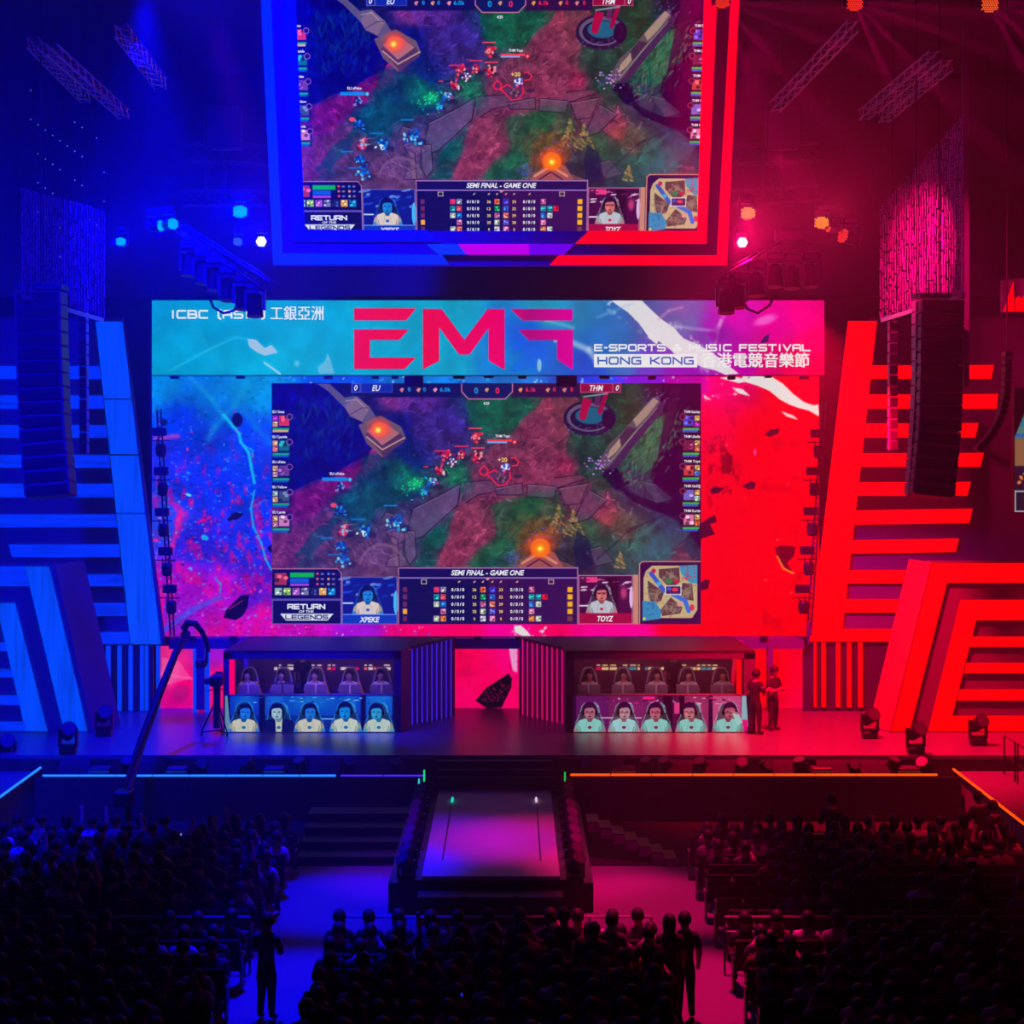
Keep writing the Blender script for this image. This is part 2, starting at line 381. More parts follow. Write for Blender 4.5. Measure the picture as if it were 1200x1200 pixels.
g = Cv(318.5, 449, 821.5, 731.5, 1.7, seed=5)
pal = [(330,465,(2,22,120)),(350,500,(4,46,118)),(372,520,(4,40,110)),(390,480,(5,34,100)),(405,525,(4,20,92)),(340,560,(6,50,118)),(420,470,(40,40,90)),
 (335,600,(80,50,112)),(360,585,(104,42,104)),(400,560,(112,42,104)),(430,538,(140,50,100)),(345,640,(112,58,98)),(335,655,(110,60,96)),(380,625,(88,66,92)),(352,655,(70,70,92)),
 (430,580,(18,84,92)),(415,590,(20,80,90)),(450,600,(34,72,92)),(400,640,(86,64,84)),(445,560,(38,52,86)),(470,560,(14,100,90)),(480,590,(34,60,98)),(462,625,(84,66,104)),
 (470,500,(22,40,120)),(500,470,(96,56,128)),(470,465,(110,58,116)),(500,500,(70,58,128)),(485,530,(24,50,112)),(525,490,(60,54,124)),(520,520,(64,60,110)),(545,470,(30,66,92)),
 (570,480,(26,96,76)),(610,462,(18,74,70)),(600,490,(42,84,66)),(640,472,(150,76,86)),(660,500,(110,74,80)),(625,505,(118,66,90)),(640,540,(120,66,90)),(615,560,(118,60,84)),(570,540,(90,66,92)),
 (580,575,(96,62,92)),(530,560,(40,100,80)),(520,575,(60,80,90)),(545,600,(112,66,88)),(540,640,(132,68,92)),(560,625,(128,70,90)),(590,600,(40,92,70)),(620,590,(46,84,62)),(590,640,(52,88,80)),
 (605,625,(110,76,60)),(625,615,(140,84,50)),(640,600,(110,70,70)),(570,655,(40,88,84)),(520,655,(128,66,92)),(505,630,(30,92,86)),(500,655,(60,78,92)),(470,650,(98,74,104)),(440,655,(104,70,100)),
 (490,610,(96,78,116)),(530,590,(96,72,100)),(660,470,(80,74,64)),(700,465,(30,58,52)),(725,480,(34,72,54)),(690,530,(34,64,62)),(670,520,(60,70,66)),(660,545,(140,58,86)),(690,560,(46,74,66)),(720,545,(40,50,64)),
 (660,580,(100,62,82)),(690,590,(96,60,82)),(710,610,(132,74,76)),(690,620,(70,84,64)),(730,620,(90,80,72)),(745,635,(46,92,86)),(770,640,(34,96,104)),(700,640,(52,76,66)),(720,655,(40,74,84)),(690,650,(60,46,80)),
 (755,540,(16,84,76)),(765,520,(18,88,70)),(775,500,(30,92,76)),(745,560,(50,60,84)),(750,580,(64,62,86)),(780,570,(60,50,86)),(800,600,(34,22,74)),(790,480,(44,24,56)),(812,470,(36,16,60)),(800,530,(34,16,62)),(812,560,(30,14,60)),
 (790,610,(30,70,96)),(815,640,(36,60,84)),(800,655,(92,62,80)),(660,650,(60,60,70)),(640,660,(90,60,70)),(810,500,(34,14,60))]
g.idw(pal, 4.2, warp=5)
n1 = g.noise(9, 4); n2 = g.noise(3, 2); n3 = g.noise(30, 2)
for pts, c, al in [([(319,449),(385,449),(405,475),(430,500),(440,525),(425,545),(380,560),(319,582)],(3,28,106),.75), ([(319,594),(360,572),(428,536),(438,546),(402,575),(372,602),(330,618),(319,620)],(116,40,96),.6),
    ([(319,618),(380,606),(392,600),(384,640),(346,662),(319,666)],(108,58,96),.6), ([(425,535),(470,538),(482,590),(442,602),(418,590),(400,606),(362,656),(344,652),(392,602),(404,580)],(16,78,88),.55),
    ([(628,470),(676,462),(672,500),(652,556),(704,560),(724,600),(690,612),(650,566),(602,592),(576,640),(540,660),(512,660),(528,612),(555,575),(560,540),(600,508)],(126,62,84),.6),
    ([(460,462),(545,468),(556,520),(506,560),(474,500)],(70,50,126),.45), ([(545,468),(640,464),(602,500),(560,504)],(20,92,68),.55), ([(575,592),(652,574),(666,602),(606,640),(564,664),(548,664),(580,630)],(40,92,62),.55),
    ([(480,604),(532,600),(512,662),(468,662)],(24,90,84),.45), ([(662,500),(724,466),(738,540),(702,590),(684,560)],(34,72,58),.55), ([(610,620),(640,604),(660,640),(600,664)],(134,84,50),.4),
    ([(775,449),(821,449),(821,606),(790,592),(762,560),(786,500)],(38,16,60),.7), ([(704,556),(742,588),(802,612),(821,640),(821,596),(770,588),(722,548)],(22,18,58),.7), ([(690,600),(740,640),(742,662),(700,662),(676,640)],(44,86,76),.45),
    ([(440,596),(500,580),(540,566),(536,592),(500,630),(484,664),(440,664),(424,650)],(92,70,106),.55)]:
    ph = g.rng.uniform(0, 6); P2 = []
    for (xa, ya), (xb, yb) in zip(pts, pts[1:] + pts[:1]):
        for t in (0, .25, .5, .75): P2.append((xa + (xb - xa) * t + (g.rng.normal(0, 2.4) if t else 0), ya + (yb - ya) * t + (g.rng.normal(0, 2.4) if t else 0)))
    g.poly(P2, c, al)
g.a = np.clip((g.a - 70) * 1.12 + 64, 0, 255)
g.a *= (.56 + .66 * n1 + .2 * n2)[..., None]
nd = g.noise(14, 3); g.a *= (1 - .35 * np.clip(.5 - np.abs(nd - .5) * 22, 0, 1) * (g.X > 430))[..., None]
# short random strokes darker or lighter than the local colour, as texture
for k in range(2600):
    x = g.rng.uniform(320, 820); y = g.rng.uniform(450, 664); j_ = min(g.h - 1, int((y - 449) / g.px)); i_ = min(g.w - 1, int((x - 318.5) / g.px))
    c0 = g.a[j_, i_].copy(); f_ = [.62, .74, 1.3, 1.5][g.rng.randint(4)]; a_ = g.rng.normal(-.5 if x > 450 else .6, .7); L = g.rng.uniform(2, 9)
    g.line([(x, y), (x + L * math.cos(a_), y + L * math.sin(a_))], g.rng.uniform(.7, 1.8), np.clip(c0 * f_ + 3, 0, 255), .5)
# trodden stone slabs
for pts, c in [([(452,622),(470,616),(480,630),(462,640)],(112,84,118)),([(484,596),(512,582),(540,566),(536,592),(514,612),(496,628),(486,632),(478,618)],(100,82,120)),
               ([(470,650),(455,655),(452,664),(474,664)],(112,82,112)),([(452,600),(466,604),(460,616),(446,610)],(96,74,104)),([(544,565),(545,590),(560,580),(590,574),(585,562)],(84,70,98)),
               ([(580,572),(612,566),(613,580),(582,580)],(88,72,96)),([(618,567),(652,570),(650,584),(617,582)],(96,78,100)),([(655,572),(690,566),(680,590),(662,592)],(110,76,96)),
               ([(690,574),(712,586),(690,608),(670,614)],(90,70,96)),([(650,560),(652,572),(690,560),(682,556)],(110,64,86)),([(458,628),(462,664),(468,664),(466,632)],(124,94,120)),
               ([(474,622),(486,622),(488,652),(480,662),(474,650)],(106,84,120)),([(600,690),(640,650),(676,664),(660,676)],(140,84,80)),([(686,645),(704,640),(720,658),(698,664)],(96,70,100)),
               ([(735,560),(768,567),(790,585),(770,590),(738,578)],(70,76,98)),([(728,572),(748,560),(757,574),(752,590)],(64,56,84))]:
    g.poly(pts, [v * 1.04 for v in c], .62, tex=.35)
    g.line(pts + [pts[0]], 1.0, (34, 22, 50), .8); g.line([(x, y + 1.2) for x, y in pts[:2]], .8, (150, 120, 150), .5)
for k in range(26):
    x = g.rng.uniform(440, 700); y = g.rng.uniform(560, 662); a = g.rng.uniform(-.9, .9)
    L = g.rng.uniform(8, 26); g.line([(x, y), (x + L * math.cos(a), y + L * math.sin(a))], .7, (50, 34, 66), .45)
# curved carved arch at the lower left
for r in (16, 26):
    g.line([(448 + r * math.cos(t), 664 - r * math.sin(t)) for t in np.linspace(.1, 3.0, 12)], 3.2 if r == 26 else 1.5, (120, 92, 116), .6)
# tall grass left, dark bushes
for k in range(220):
    x = g.rng.uniform(345, 415); y = g.rng.uniform(470, 540); L = g.rng.uniform(4, 13); a = g.rng.uniform(-2.2, -.9)
    g.line([(x, y), (x + L * math.cos(a), y + L * math.sin(a))], .9, (8, g.rng.uniform(50, 110), g.rng.uniform(110, 150)), .4)
# trees right
for k in range(300):
    t = g.rng.rand(); x = 735 + 55 * t + g.rng.normal(0, 8); y = 560 - 70 * t + g.rng.normal(0, 11)
    c = [(10, 120, 100), (20, 104, 72), (60, 120, 70), (6, 84, 80), (120, 120, 80)][g.rng.randint(5)]
    a = g.rng.uniform(-1.6, -.4); L = g.rng.uniform(3, 9)
    g.line([(x, y), (x + L * math.cos(a), y + L * math.sin(a))], 1.6, c, .5)
for cx, cy, h in ((655, 605, 34), (672, 612, 34), (727, 655, 18)):
    for k in range(90):
        t = g.rng.rand(); w = (1 - t) * h * .42
        x = cx + g.rng.uniform(-w, w); y = cy + h * .6 - h * t
        g.ell(x, y, 2.2, 1.3, [(150, 116, 70), (110, 100, 60), (60, 84, 66), (178, 140, 90)][g.rng.randint(4)], .55, rot=40)
g.poly([(676, 622), (690, 632), (696, 660), (676, 672), (672, 640)], (10, 34, 70), .7, tex=.2)
# fallen log
g.poly([(700, 545), (714, 520), (728, 508), (760, 470), (771, 463), (774, 472), (748, 503), (716, 545), (708, 550)], (104, 84, 96), .95, tex=.3)
g.poly([(714, 528), (728, 512), (733, 516), (722, 530), (712, 538)], (176, 150, 128), .9, tex=.35); g.poly([(742, 492), (766, 466), (772, 470), (758, 488), (746, 500)], (170, 146, 126), .9, tex=.35)
g.poly([(708, 550), (716, 545), (748, 503), (774, 472), (782, 466), (776, 482), (745, 520), (722, 549)], (66, 44, 82), .95)
g.poly([(726, 512), (736, 500), (746, 502), (734, 517), (728, 524)], (62, 44, 70), .9)
g.line([(712, 545), (740, 512), (770, 478)], .9, (180, 160, 160), .6)
g.poly([(786, 452), (798, 456), (790, 500), (778, 520), (770, 540), (780, 480)], (52, 26, 60), .8)
for k in range(40):
    g.ell(g.rng.normal(702, 7), g.rng.normal(544, 6), 1.5, 1.2, [(150, 110, 200), (190, 140, 210), (90, 60, 150)][g.rng.randint(3)], .9)
    g.ell(g.rng.normal(766, 12), g.rng.normal(466, 5), 1.3, 1, [(120, 90, 170), (60, 50, 120)][g.rng.randint(2)], .7)
    g.ell(g.rng.normal(630, 13) , g.rng.normal(632, 7), 1.4, 1.2, [(90, 80, 210), (130, 90, 200), (60, 60, 150)][g.rng.randint(3)], .8)
    g.ell(g.rng.normal(602, 6), g.rng.normal(654, 6), 1.3, 1.1, [(80, 80, 210), (60, 60, 150)][g.rng.randint(2)], .7)
g.line([(722, 560), (735, 578), (765, 592), (800, 612), (821, 640)], 5, (26, 18, 60), .75, 3)
g.line([(700, 655), (740, 620), (775, 605), (815, 590)], 2, (30, 24, 70), .5, 2)
g.poly([(735, 655), (770, 628), (815, 618), (800, 634), (780, 648), (760, 660)], (44, 90, 110), .45)
g.poly([(738, 640), (770, 615), (778, 606), (752, 622)], (60, 100, 110), .5)
# round pool with red posts
g.ell(691, 490, 31, 21, (44, 30, 66)); g.ell(691, 489, 27, 17, (96, 84, 110)); g.ell(691, 490, 23, 14, (40, 28, 62)); g.ell(692, 487, 18, 10, (12, 92, 120))
g.ell(713, 491, 8, 12, (46, 18, 56), .9)
g.poly([(683, 466), (694, 468), (686, 493), (678, 490)], (160, 24, 70)); g.poly([(708, 459), (714, 459), (704, 487), (700, 484)], (150, 20, 70)); g.poly([(698, 463), (704, 463), (702, 476), (696, 474)], (96, 44, 90))
g.line([(684, 465), (712, 461)], 2, (130, 150, 170), .8)
for k in range(20): g.ell(g.rng.uniform(662, 715), g.rng.normal(503, 4), 1.6, 1, (120, 90, 140), .6)
# stone altars with flames
g.poly([(372, 450), (386, 450), (404, 466), (416, 464), (434, 478), (444, 494), (430, 498), (410, 486), (404, 478), (384, 458)], (104, 92, 116), .95, tex=.2)
g.poly([(404, 476), (418, 464), (434, 478), (424, 494), (410, 488)], (128, 104, 120), .8)
g.line([(405, 470), (418, 468), (430, 480)], 1.2, (170, 150, 160), .7); g.line([(410, 486), (424, 478), (432, 478)], 1.2, (84, 52, 90), .9)
g.poly([(420, 498), (446, 487), (470, 500), (476, 514), (448, 536), (430, 520)], (120, 92, 92), .95, tex=.2)
g.poly([(428, 510), (434, 503), (470, 508), (474, 518), (449, 535), (446, 530)], (84, 56, 88)); g.poly([(430, 505), (450, 495), (468, 508), (448, 522)], (160, 106, 110)); g.line([(430, 512), (448, 527), (474, 513)], 1.6, (176, 140, 130))
g.ell(445, 502, 19, 17, (255, 60, 40), .85, .9); g.ell(444, 503, 12, 11, (255, 110, 40), 1, .7); g.ell(443, 504, 5, 5, (255, 215, 70), .95, .8)
for k in range(30): g.ell(g.rng.uniform(430, 485), g.rng.normal(535, 5), 1.5, 1.2, [(20, 60, 130), (60, 50, 150), (14, 90, 120)][g.rng.randint(3)], .6)
g.poly([(606, 664), (632, 640), (650, 648), (660, 664), (640, 670)], (150, 84, 84)); g.line([(612, 660), (632, 648), (652, 660)], 3, (196, 130, 110)); g.line([(618, 664), (632, 655), (646, 664)], 2, (90, 40, 70))
g.ell(633, 640, 24, 20, (255, 80, 10), .75, .95); g.ell(633, 642, 13.5, 13, (255, 110, 0), 1, .35); g.ell(633, 643, 8, 7.5, (255, 170, 20), .9, .8); g.ell(633, 643, 3.4, 3, (255, 232, 110), 1, .8)
g.a = np.clip((g.a - 66) * 1.22 + 60, 0, 255)
# creatures as small coloured clusters
def mob(x, y, r, cols, n=26):
    g.ell(x + r * .7, y + r * .6, r * 1.1, r * .6, (24, 20, 60), .6, .6)
    for k in range(n):
        g.ell(g.rng.normal(x, r * .42), g.rng.normal(y, r * .42), g.rng.uniform(1.3, 3.0), g.rng.uniform(1.0, 2.2), cols[g.rng.randint(len(cols))], .92, rot=g.rng.uniform(0, 180))
RED = [(220, 20, 60), (160, 10, 50), (250, 60, 80), (90, 10, 50), (250, 150, 150)]
BLU = [(0, 90, 210), (20, 150, 220), (10, 40, 140), (120, 210, 235), (0, 60, 170)]
WHT = [(230, 225, 240), (90, 70, 130), (200, 40, 80), (150, 130, 190), (40, 30, 80)]
mob(558, 513, 7, RED); mob(541, 533, 7, RED); mob(558, 535, 7, RED); mob(523, 533, 7, RED); mob(529, 543, 5, WHT); mob(516, 553, 7, WHT + RED, 34); mob(506, 566, 8, WHT + BLU, 34); mob(498, 576, 5, BLU)
mob(464, 612, 12, BLU, 60); mob(428, 621, 9, BLU + [(240, 240, 240)], 36); mob(403, 621, 9, RED + [(110, 200, 225)], 36); mob(399, 640, 8, BLU, 36); mob(404, 656, 9, BLU, 40); mob(399, 598, 8, BLU[:3] + [(30, 20, 70)], 30); g.ell(391, 592, 4, 3, (236, 70, 80)); mob(399, 572, 6, [(10, 20, 90), (20, 40, 130), (120, 150, 220)], 22)
g.ell(486, 568, 20, 15, (0, 150, 90), .6, 1); g.ell(488, 566, 12, 10, (20, 220, 130), .7, 1)
for k in range(40): g.ell(g.rng.normal(489, 8), g.rng.normal(568, 7), 1.3, 1, [(0, 240, 130), (60, 250, 190), (0, 150, 100)][g.rng.randint(3)], .8)
# outlined circling effect
ring = [(564, 549), (567, 546), (572, 551), (570, 556), (579, 551), (588, 556), (597, 549), (598, 560), (592, 568), (584, 569), (577, 562), (572, 557), (564, 556), (562, 552), (564, 549)]
g.poly(ring, (84, 40, 90), .7); g.line(ring, 1.6, (250, 30, 70), .95); mob(586, 558, 6, [(90, 60, 90), (150, 90, 110), (60, 30, 60)], 24)
rg2 = [(599, 537), (604, 537), (608, 541), (606, 545), (600, 546)]; g.poly(rg2, (60, 20, 60), .7); g.line(rg2, 1.4, (240, 40, 60))
mob(592, 548, 5, [(60, 120, 230), (235, 235, 245), (30, 60, 160), (220, 140, 220)], 26); g.ell(607, 558, 8, 3, (40, 24, 70), .7, .6)
for x0, y, w, c in [(549, 502, 16, (230, 70, 90)), (533, 523, 16, (230, 50, 90)), (552, 525, 16, (230, 60, 90)), (509, 528.5, 16, (220, 40, 90)), (496, 547, 6, (220, 40, 90)), (502, 547, 9, (20, 14, 60)),
                    (450, 592.5, 15, (10, 120, 210)), (412, 608.5, 16, (10, 110, 210)), (376, 630.5, 15, (10, 120, 210)), (384, 650, 16, (10, 110, 200))]:
    g.rect(x0, y - .8, x0 + w, y + .8, c)
g.rect(377.5, 559.5, 407, 563.5, (0, 140, 230)); g.ell(410, 562, 2.4, 2.4, (60, 200, 245))
g.rect(571, 515, 600, 517.6, (250, 60, 80)); g.rect(571, 517.6, 594, 519.4, (120, 170, 240)); g.ell(603, 518, 3, 3, (230, 30, 60)); g.ell(603, 518, 1.3, 1.3, (255, 200, 200))
g.speck(440, 460, 790, 660, 90, [(180, 150, 120), (120, 200, 170), (220, 190, 190), (30, 20, 50)], (.4, .9), .5)
# top bar
g.rect(436, 449, 541, 465.5, (6, 12, 92), .95); g.rect(600, 449, 680, 465.5, (44, 10, 66), .95)
g.rect(412, 449, 422, 460, (14, 30, 150)); g.box(412, 449, 422.5, 460, (90, 110, 230)); g.rect(423, 449, 460, 460, (10, 40, 170)); g.box(423, 449, 460, 460, (70, 80, 200), .6)
g.rect(680, 449, 718, 460, (150, 10, 60)); g.box(680, 449, 718, 460, (220, 90, 130), .7); g.rect(718.5, 449, 728, 460, (120, 10, 50)); g.box(718.5, 449, 728, 460, (220, 90, 130), .6)
g.poly([(541, 449), (600, 449), (600, 459), (592, 468), (549, 468), (541, 459)], (8, 22, 92)); g.line([(541, 449), (541, 459), (549, 467.5), (592, 467.5), (600.5, 459), (600.5, 449)], 1.3, (190, 110, 150))
for x, c in ((471, (220, 130, 140)), (490.5, (230, 150, 110)), (510, (240, 150, 180)), (570.5, (220, 150, 110)), (610, (240, 160, 60)), (642, (230, 150, 100)), (661.5, (220, 130, 130))):
    g.ell(x, 456.5, 2.8, 1.9, c, .95, rot=-25); g.rect(x - 1, 457, x + 1, 459.5, c)
# side icons
def icon(x, y, s, c):
    g.rect(x, y, x + s, y + s, c); 
    for k in range(4): g.ell(x + g.rng.uniform(1, s - 1), y + g.rng.uniform(1, s - 1), s * .22, s * .18, [min(255, v * 1.5 + 30) for v in c] if k % 2 else [v * .45 for v in c])
YEL = (214, 160, 90)
for i, (c1, c2, c3) in enumerate([((190, 50, 200), YEL, (220, 50, 50)), (YEL, (230, 110, 90), (10, 110, 110)), (YEL, (190, 130, 130), (110, 60, 130)), ((150, 190, 170), YEL, (60, 80, 100)), (YEL, (190, 120, 130), (210, 130, 170))]):
    y = 487 + i * 29.4
    g.rect(318.5, y - 6, 342, y + 20, (8, 14, 70), .5); icon(319.5, y, 6, c1); icon(319.5, y + 7, 6, c2); icon(327, y, 12, c3)
    g.ell(339.5, y + 1.5, 4, 4, (150, 90, 160)); g.ell(339.5, y + 1.5, 3, 3, (16, 10, 70))
    g.rect(319.5, y + 14.5, 339, y + 17, (20, 170, 90)); g.rect(319.5, y + 17, 338, y + 19.4, (10, 90, 200) if i else (220, 170, 90))
for i, (c1, c2, c3) in enumerate([(YEL, (170, 40, 170), (50, 60, 200)), (YEL, (230, 100, 60), (110, 30, 70)), (YEL, (40, 110, 210), (200, 60, 60)), (YEL, (160, 200, 180), (110, 100, 200)), (YEL, (220, 90, 40), (220, 120, 160))]):
    y = 487 + i * 29.0
    g.rect(798, y - 6, 821.5, y + 20, (26, 8, 56), .5); icon(814, y, 6, c1); icon(814, y + 7, 6, c2); icon(801, y, 12, c3)
    g.ell(800, y + 1.5, 4, 4, (150, 50, 90)); g.ell(800, y + 1.5, 3, 3, (40, 6, 40))
    g.rect(800, y + 14.5, 819.5, y + 17, (20, 180, 60)); g.rect(800, y + 17, 818, y + 19.4, (20, 90, 210))
# lower left panel
g.rect(319, 667, 400, 731.5, (8, 10, 74)); g.line([(319, 666.5), (396, 666.5), (400, 672), (400, 731)], 1.1, (190, 110, 140)); g.rect(319, 701.5, 400, 702.8, (110, 80, 170)); g.box(319, 703, 400, 731.5, (120, 110, 190), .8)
icon(322, 671.5, 14, (160, 50, 60)); g.rect(340, 671, 368, 676.6, (10, 180, 40)); g.rect(340, 677.6, 362, 683, (16, 90, 220)); g.rect(340, 683.8, 362, 686.6, (170, 70, 210))
for i in range(3):
    for j in range(2): g.ell(372 + 13 * j, 672.5 + i * 6, 1.9, 1.7, [(220, 70, 70), (60, 130, 230), (220, 100, 60), (230, 160, 60), (230, 70, 70), (160, 160, 190)][i * 2 + j]); g.rect(376 + 13 * j, 671.6 + i * 6, 379.5 + 13 * j, 673.6 + i * 6, (150, 140, 200), .8)
for i, c in enumerate([(150, 190, 170), (140, 190, 70), (170, 90, 190), (120, 120, 160), (30, 40, 90), (230, 160, 60), (20, 130, 200)]): icon(322 + i * 10.4, 689, 8.4, c)
g.poly([(328, 719), (391, 719), (384, 727), (335, 727)], (226, 230, 240))
# player camera left
g.rect(401, 676, 465, 731.5, (6, 26, 140)); 
for k in range(26): g.ell(g.rng.uniform(402, 464), g.rng.uniform(677, 700), g.rng.uniform(2, 9), g.rng.uniform(.7, 2), [(40, 90, 240), (10, 60, 200), (150, 190, 250)][g.rng.randint(3)], .6, rot=-10)
g.rect(401, 706, 414, 707.6, (200, 220, 250)); g.ell(464, 706, 3, 14, (60, 190, 250))
portrait(g, 431, 680, 720, 1.05, (20, 130, 215), (222, 206, 196), (4, 12, 84), (40, 120, 235), logo=(20, 100, 190))
g.rect(401, 720, 465, 731.5, (6, 56, 190)); g.rect(401, 719.6, 465, 720.6, (120, 150, 240)); g.box(401, 676, 465.5, 731.5, (120, 110, 190), .8)
# scoreboard
g.rect(467, 665, 572, 731.5, (6, 12, 84)); g.rect(572, 665, 677, 731.5, (54, 14, 84)); g.rect(467, 665.5, 677, 677, (16, 12, 90)); g.rect(572, 666, 677, 677, (34, 12, 84))
g.rect(467, 665, 677, 666.2, (190, 130, 190)); g.rect(467, 676.6, 677, 677.9, (170, 130, 210)); g.poly([(568, 677), (575, 677), (571.5, 680.5)], (220, 150, 160)); g.rect(466.5, 665, 467.6, 731.5, (170, 110, 160)); g.rect(676.2, 664, 677.6, 731.5, (170, 110, 160))
for i in range(5):
    y = 691 + 8.5 * i
    g.rect(470, y + 4, 674, y + 4.6, (60, 40, 130), .5)
    for x, cs in ((511.5, [(226, 40, 90), (20, 150, 160), (190, 200, 180), None, (190, 200, 180)]), (519.5, [(150, 150, 180), (230, 70, 80), (30, 110, 220), (220, 110, 170), (240, 110, 40)]), (566, [(240, 90, 40), (20, 150, 90), (190, 90, 140), (190, 200, 170), (210, 190, 220)]),
                  (577, [(60, 60, 220), (40, 90, 210), (230, 120, 100), (90, 90, 230), (230, 120, 180)]), (623, [(210, 90, 140), (20, 160, 170), (30, 110, 220), (230, 120, 170), (240, 120, 50)]), (631, [None, (20, 160, 170), (190, 200, 190), None, (190, 200, 190)]), (638.5, [None, (230, 20, 50), None, None, None])):
        if cs[i]: icon(x - 3.2, y - 3.2, 6.4, cs[i])
    g.rect(665, y - 3, 671, y + 3, (250, 180, 20) if i < 4 else (120, 60, 70)); g.rect(472, y - 3, 477, y + 3, (250, 170, 40) if i == 3 else (110, 40, 90))
for x in (496.5, 645.5): g.box(x - 3, 679, x + 3.6, 684.5, (220, 190, 170)); 
for x in (538, 556, 566, 577, 587, 606): g.ell(x, 681.8, 2, 1, (220, 160, 130), rot=-40)
# player camera right
g.rect(678, 674, 741, 731.5, (66, 10, 66)); g.rect(687, 676, 700, 682.5, (240, 60, 130)); g.ell(731, 695, 6, 11, (220, 70, 130), .8, .8); g.rect(712, 677, 724, 712, (40, 6, 40))
for k in range(22): g.ell(g.rng.uniform(680, 740), g.rng.uniform(677, 692), g.rng.uniform(1, 5), g.rng.uniform(.6, 1.4), [(250, 220, 240), (220, 90, 150), (120, 30, 90)][g.rng.randint(3)], .8, rot=-6)
g.rect(679, 709, 690, 710.6, (240, 220, 240)); g.ell(740, 700, 2.5, 13, (220, 190, 230))
portrait(g, 705, 676, 719, 1.05, (212, 110, 112), (190, 196, 208), (40, 10, 50), (200, 180, 220), logo=(200, 40, 80))
g.line([(699, 695), (711, 695)], 1, (60, 10, 50), .8)
g.rect(678, 718.5, 741, 731.5, (166, 10, 66)); g.box(678, 674, 741.5, 731.5, (220, 130, 180), .8); g.rect(742, 673.5, 748, 731.5, (206, 136, 120))
# minimap
g.poly([(749, 662), (753, 657.5), (821.5, 657.5), (821.5, 731.5), (749, 731.5)], (42, 12, 70)); g.line([(749.5, 731), (749.5, 661), (753, 658), (821, 658)], 1.2, (214, 140, 120))
g.poly([(754, 724), (754, 678), (757, 669), (764, 663), (812, 663), (817, 672), (817, 715), (811, 724)], (196, 176, 130))
for pts in ([(772, 667), (796, 665), (797, 682), (786, 690), (772, 676)], [(759, 680), (778, 694), (775, 704), (764, 707), (760, 700)], [(800, 683), (811, 684), (813, 704), (806, 703), (796, 696)], [(774, 715), (786, 700), (800, 712), (797, 719), (776, 722)]):
    g.poly(pts, (84, 60, 66))
    cx = sum(p[0] for p in pts) / len(pts); cy = sum(p[1] for p in pts) / len(pts)
    for k in range(20): g.line([(cx + g.rng.normal(0, 6), cy + g.rng.normal(0, 5)), (cx + g.rng.normal(0, 6), cy + g.rng.normal(0, 5))], 1.2, (150, 130, 110), .6)
g.poly([(753, 704), (768, 705), (775, 716), (774, 725), (753, 728)], (20, 140, 190)); g.poly([(796, 663), (817, 662), (817, 684), (808, 683), (798, 672)], (30, 150, 190))
g.line([(763, 672), (772, 684), (778, 692)], 5, (10, 90, 200)); g.line([(788, 696), (803, 704), (807, 716)], 5, (20, 110, 220)); g.ell(772, 684, 3, 3, (40, 170, 230)); g.ell(784, 681, 4, 3.4, (10, 130, 70)); g.ell(793, 681, 4, 2.5, (190, 40, 70))
g.rect(780, 686, 798, 697, (60, 30, 90)); g.ell(784, 690, 2.4, 2.4, (10, 90, 220)); g.ell(791, 691, 4, 2.4, (220, 60, 80)); g.box(779.5, 686, 798.5, 697, (245, 245, 245), .9)
for k in range(26): g.ell(g.rng.uniform(799, 815), g.rng.uniform(664, 680), 1.4, 1, (210, 30, 70), .8); 
for k in range(24): g.ell(g.rng.uniform(755, 816), g.rng.uniform(664, 724), 1, 1, [(210, 40, 70), (10, 100, 180)][k % 2], .9)
for k in range(8): g.ell(g.rng.uniform(756, 770), g.rng.uniform(707, 722), 1.6, 1.4, (10, 90, 160), .8)
g.ell(811, 712, 3, 4, (220, 50, 90)); g.ell(766, 669, 3, 3, (200, 30, 90)); g.ell(796, 708, 3, 3, (220, 150, 150)); g.ell(755, 725, 2, 2, (220, 210, 60))

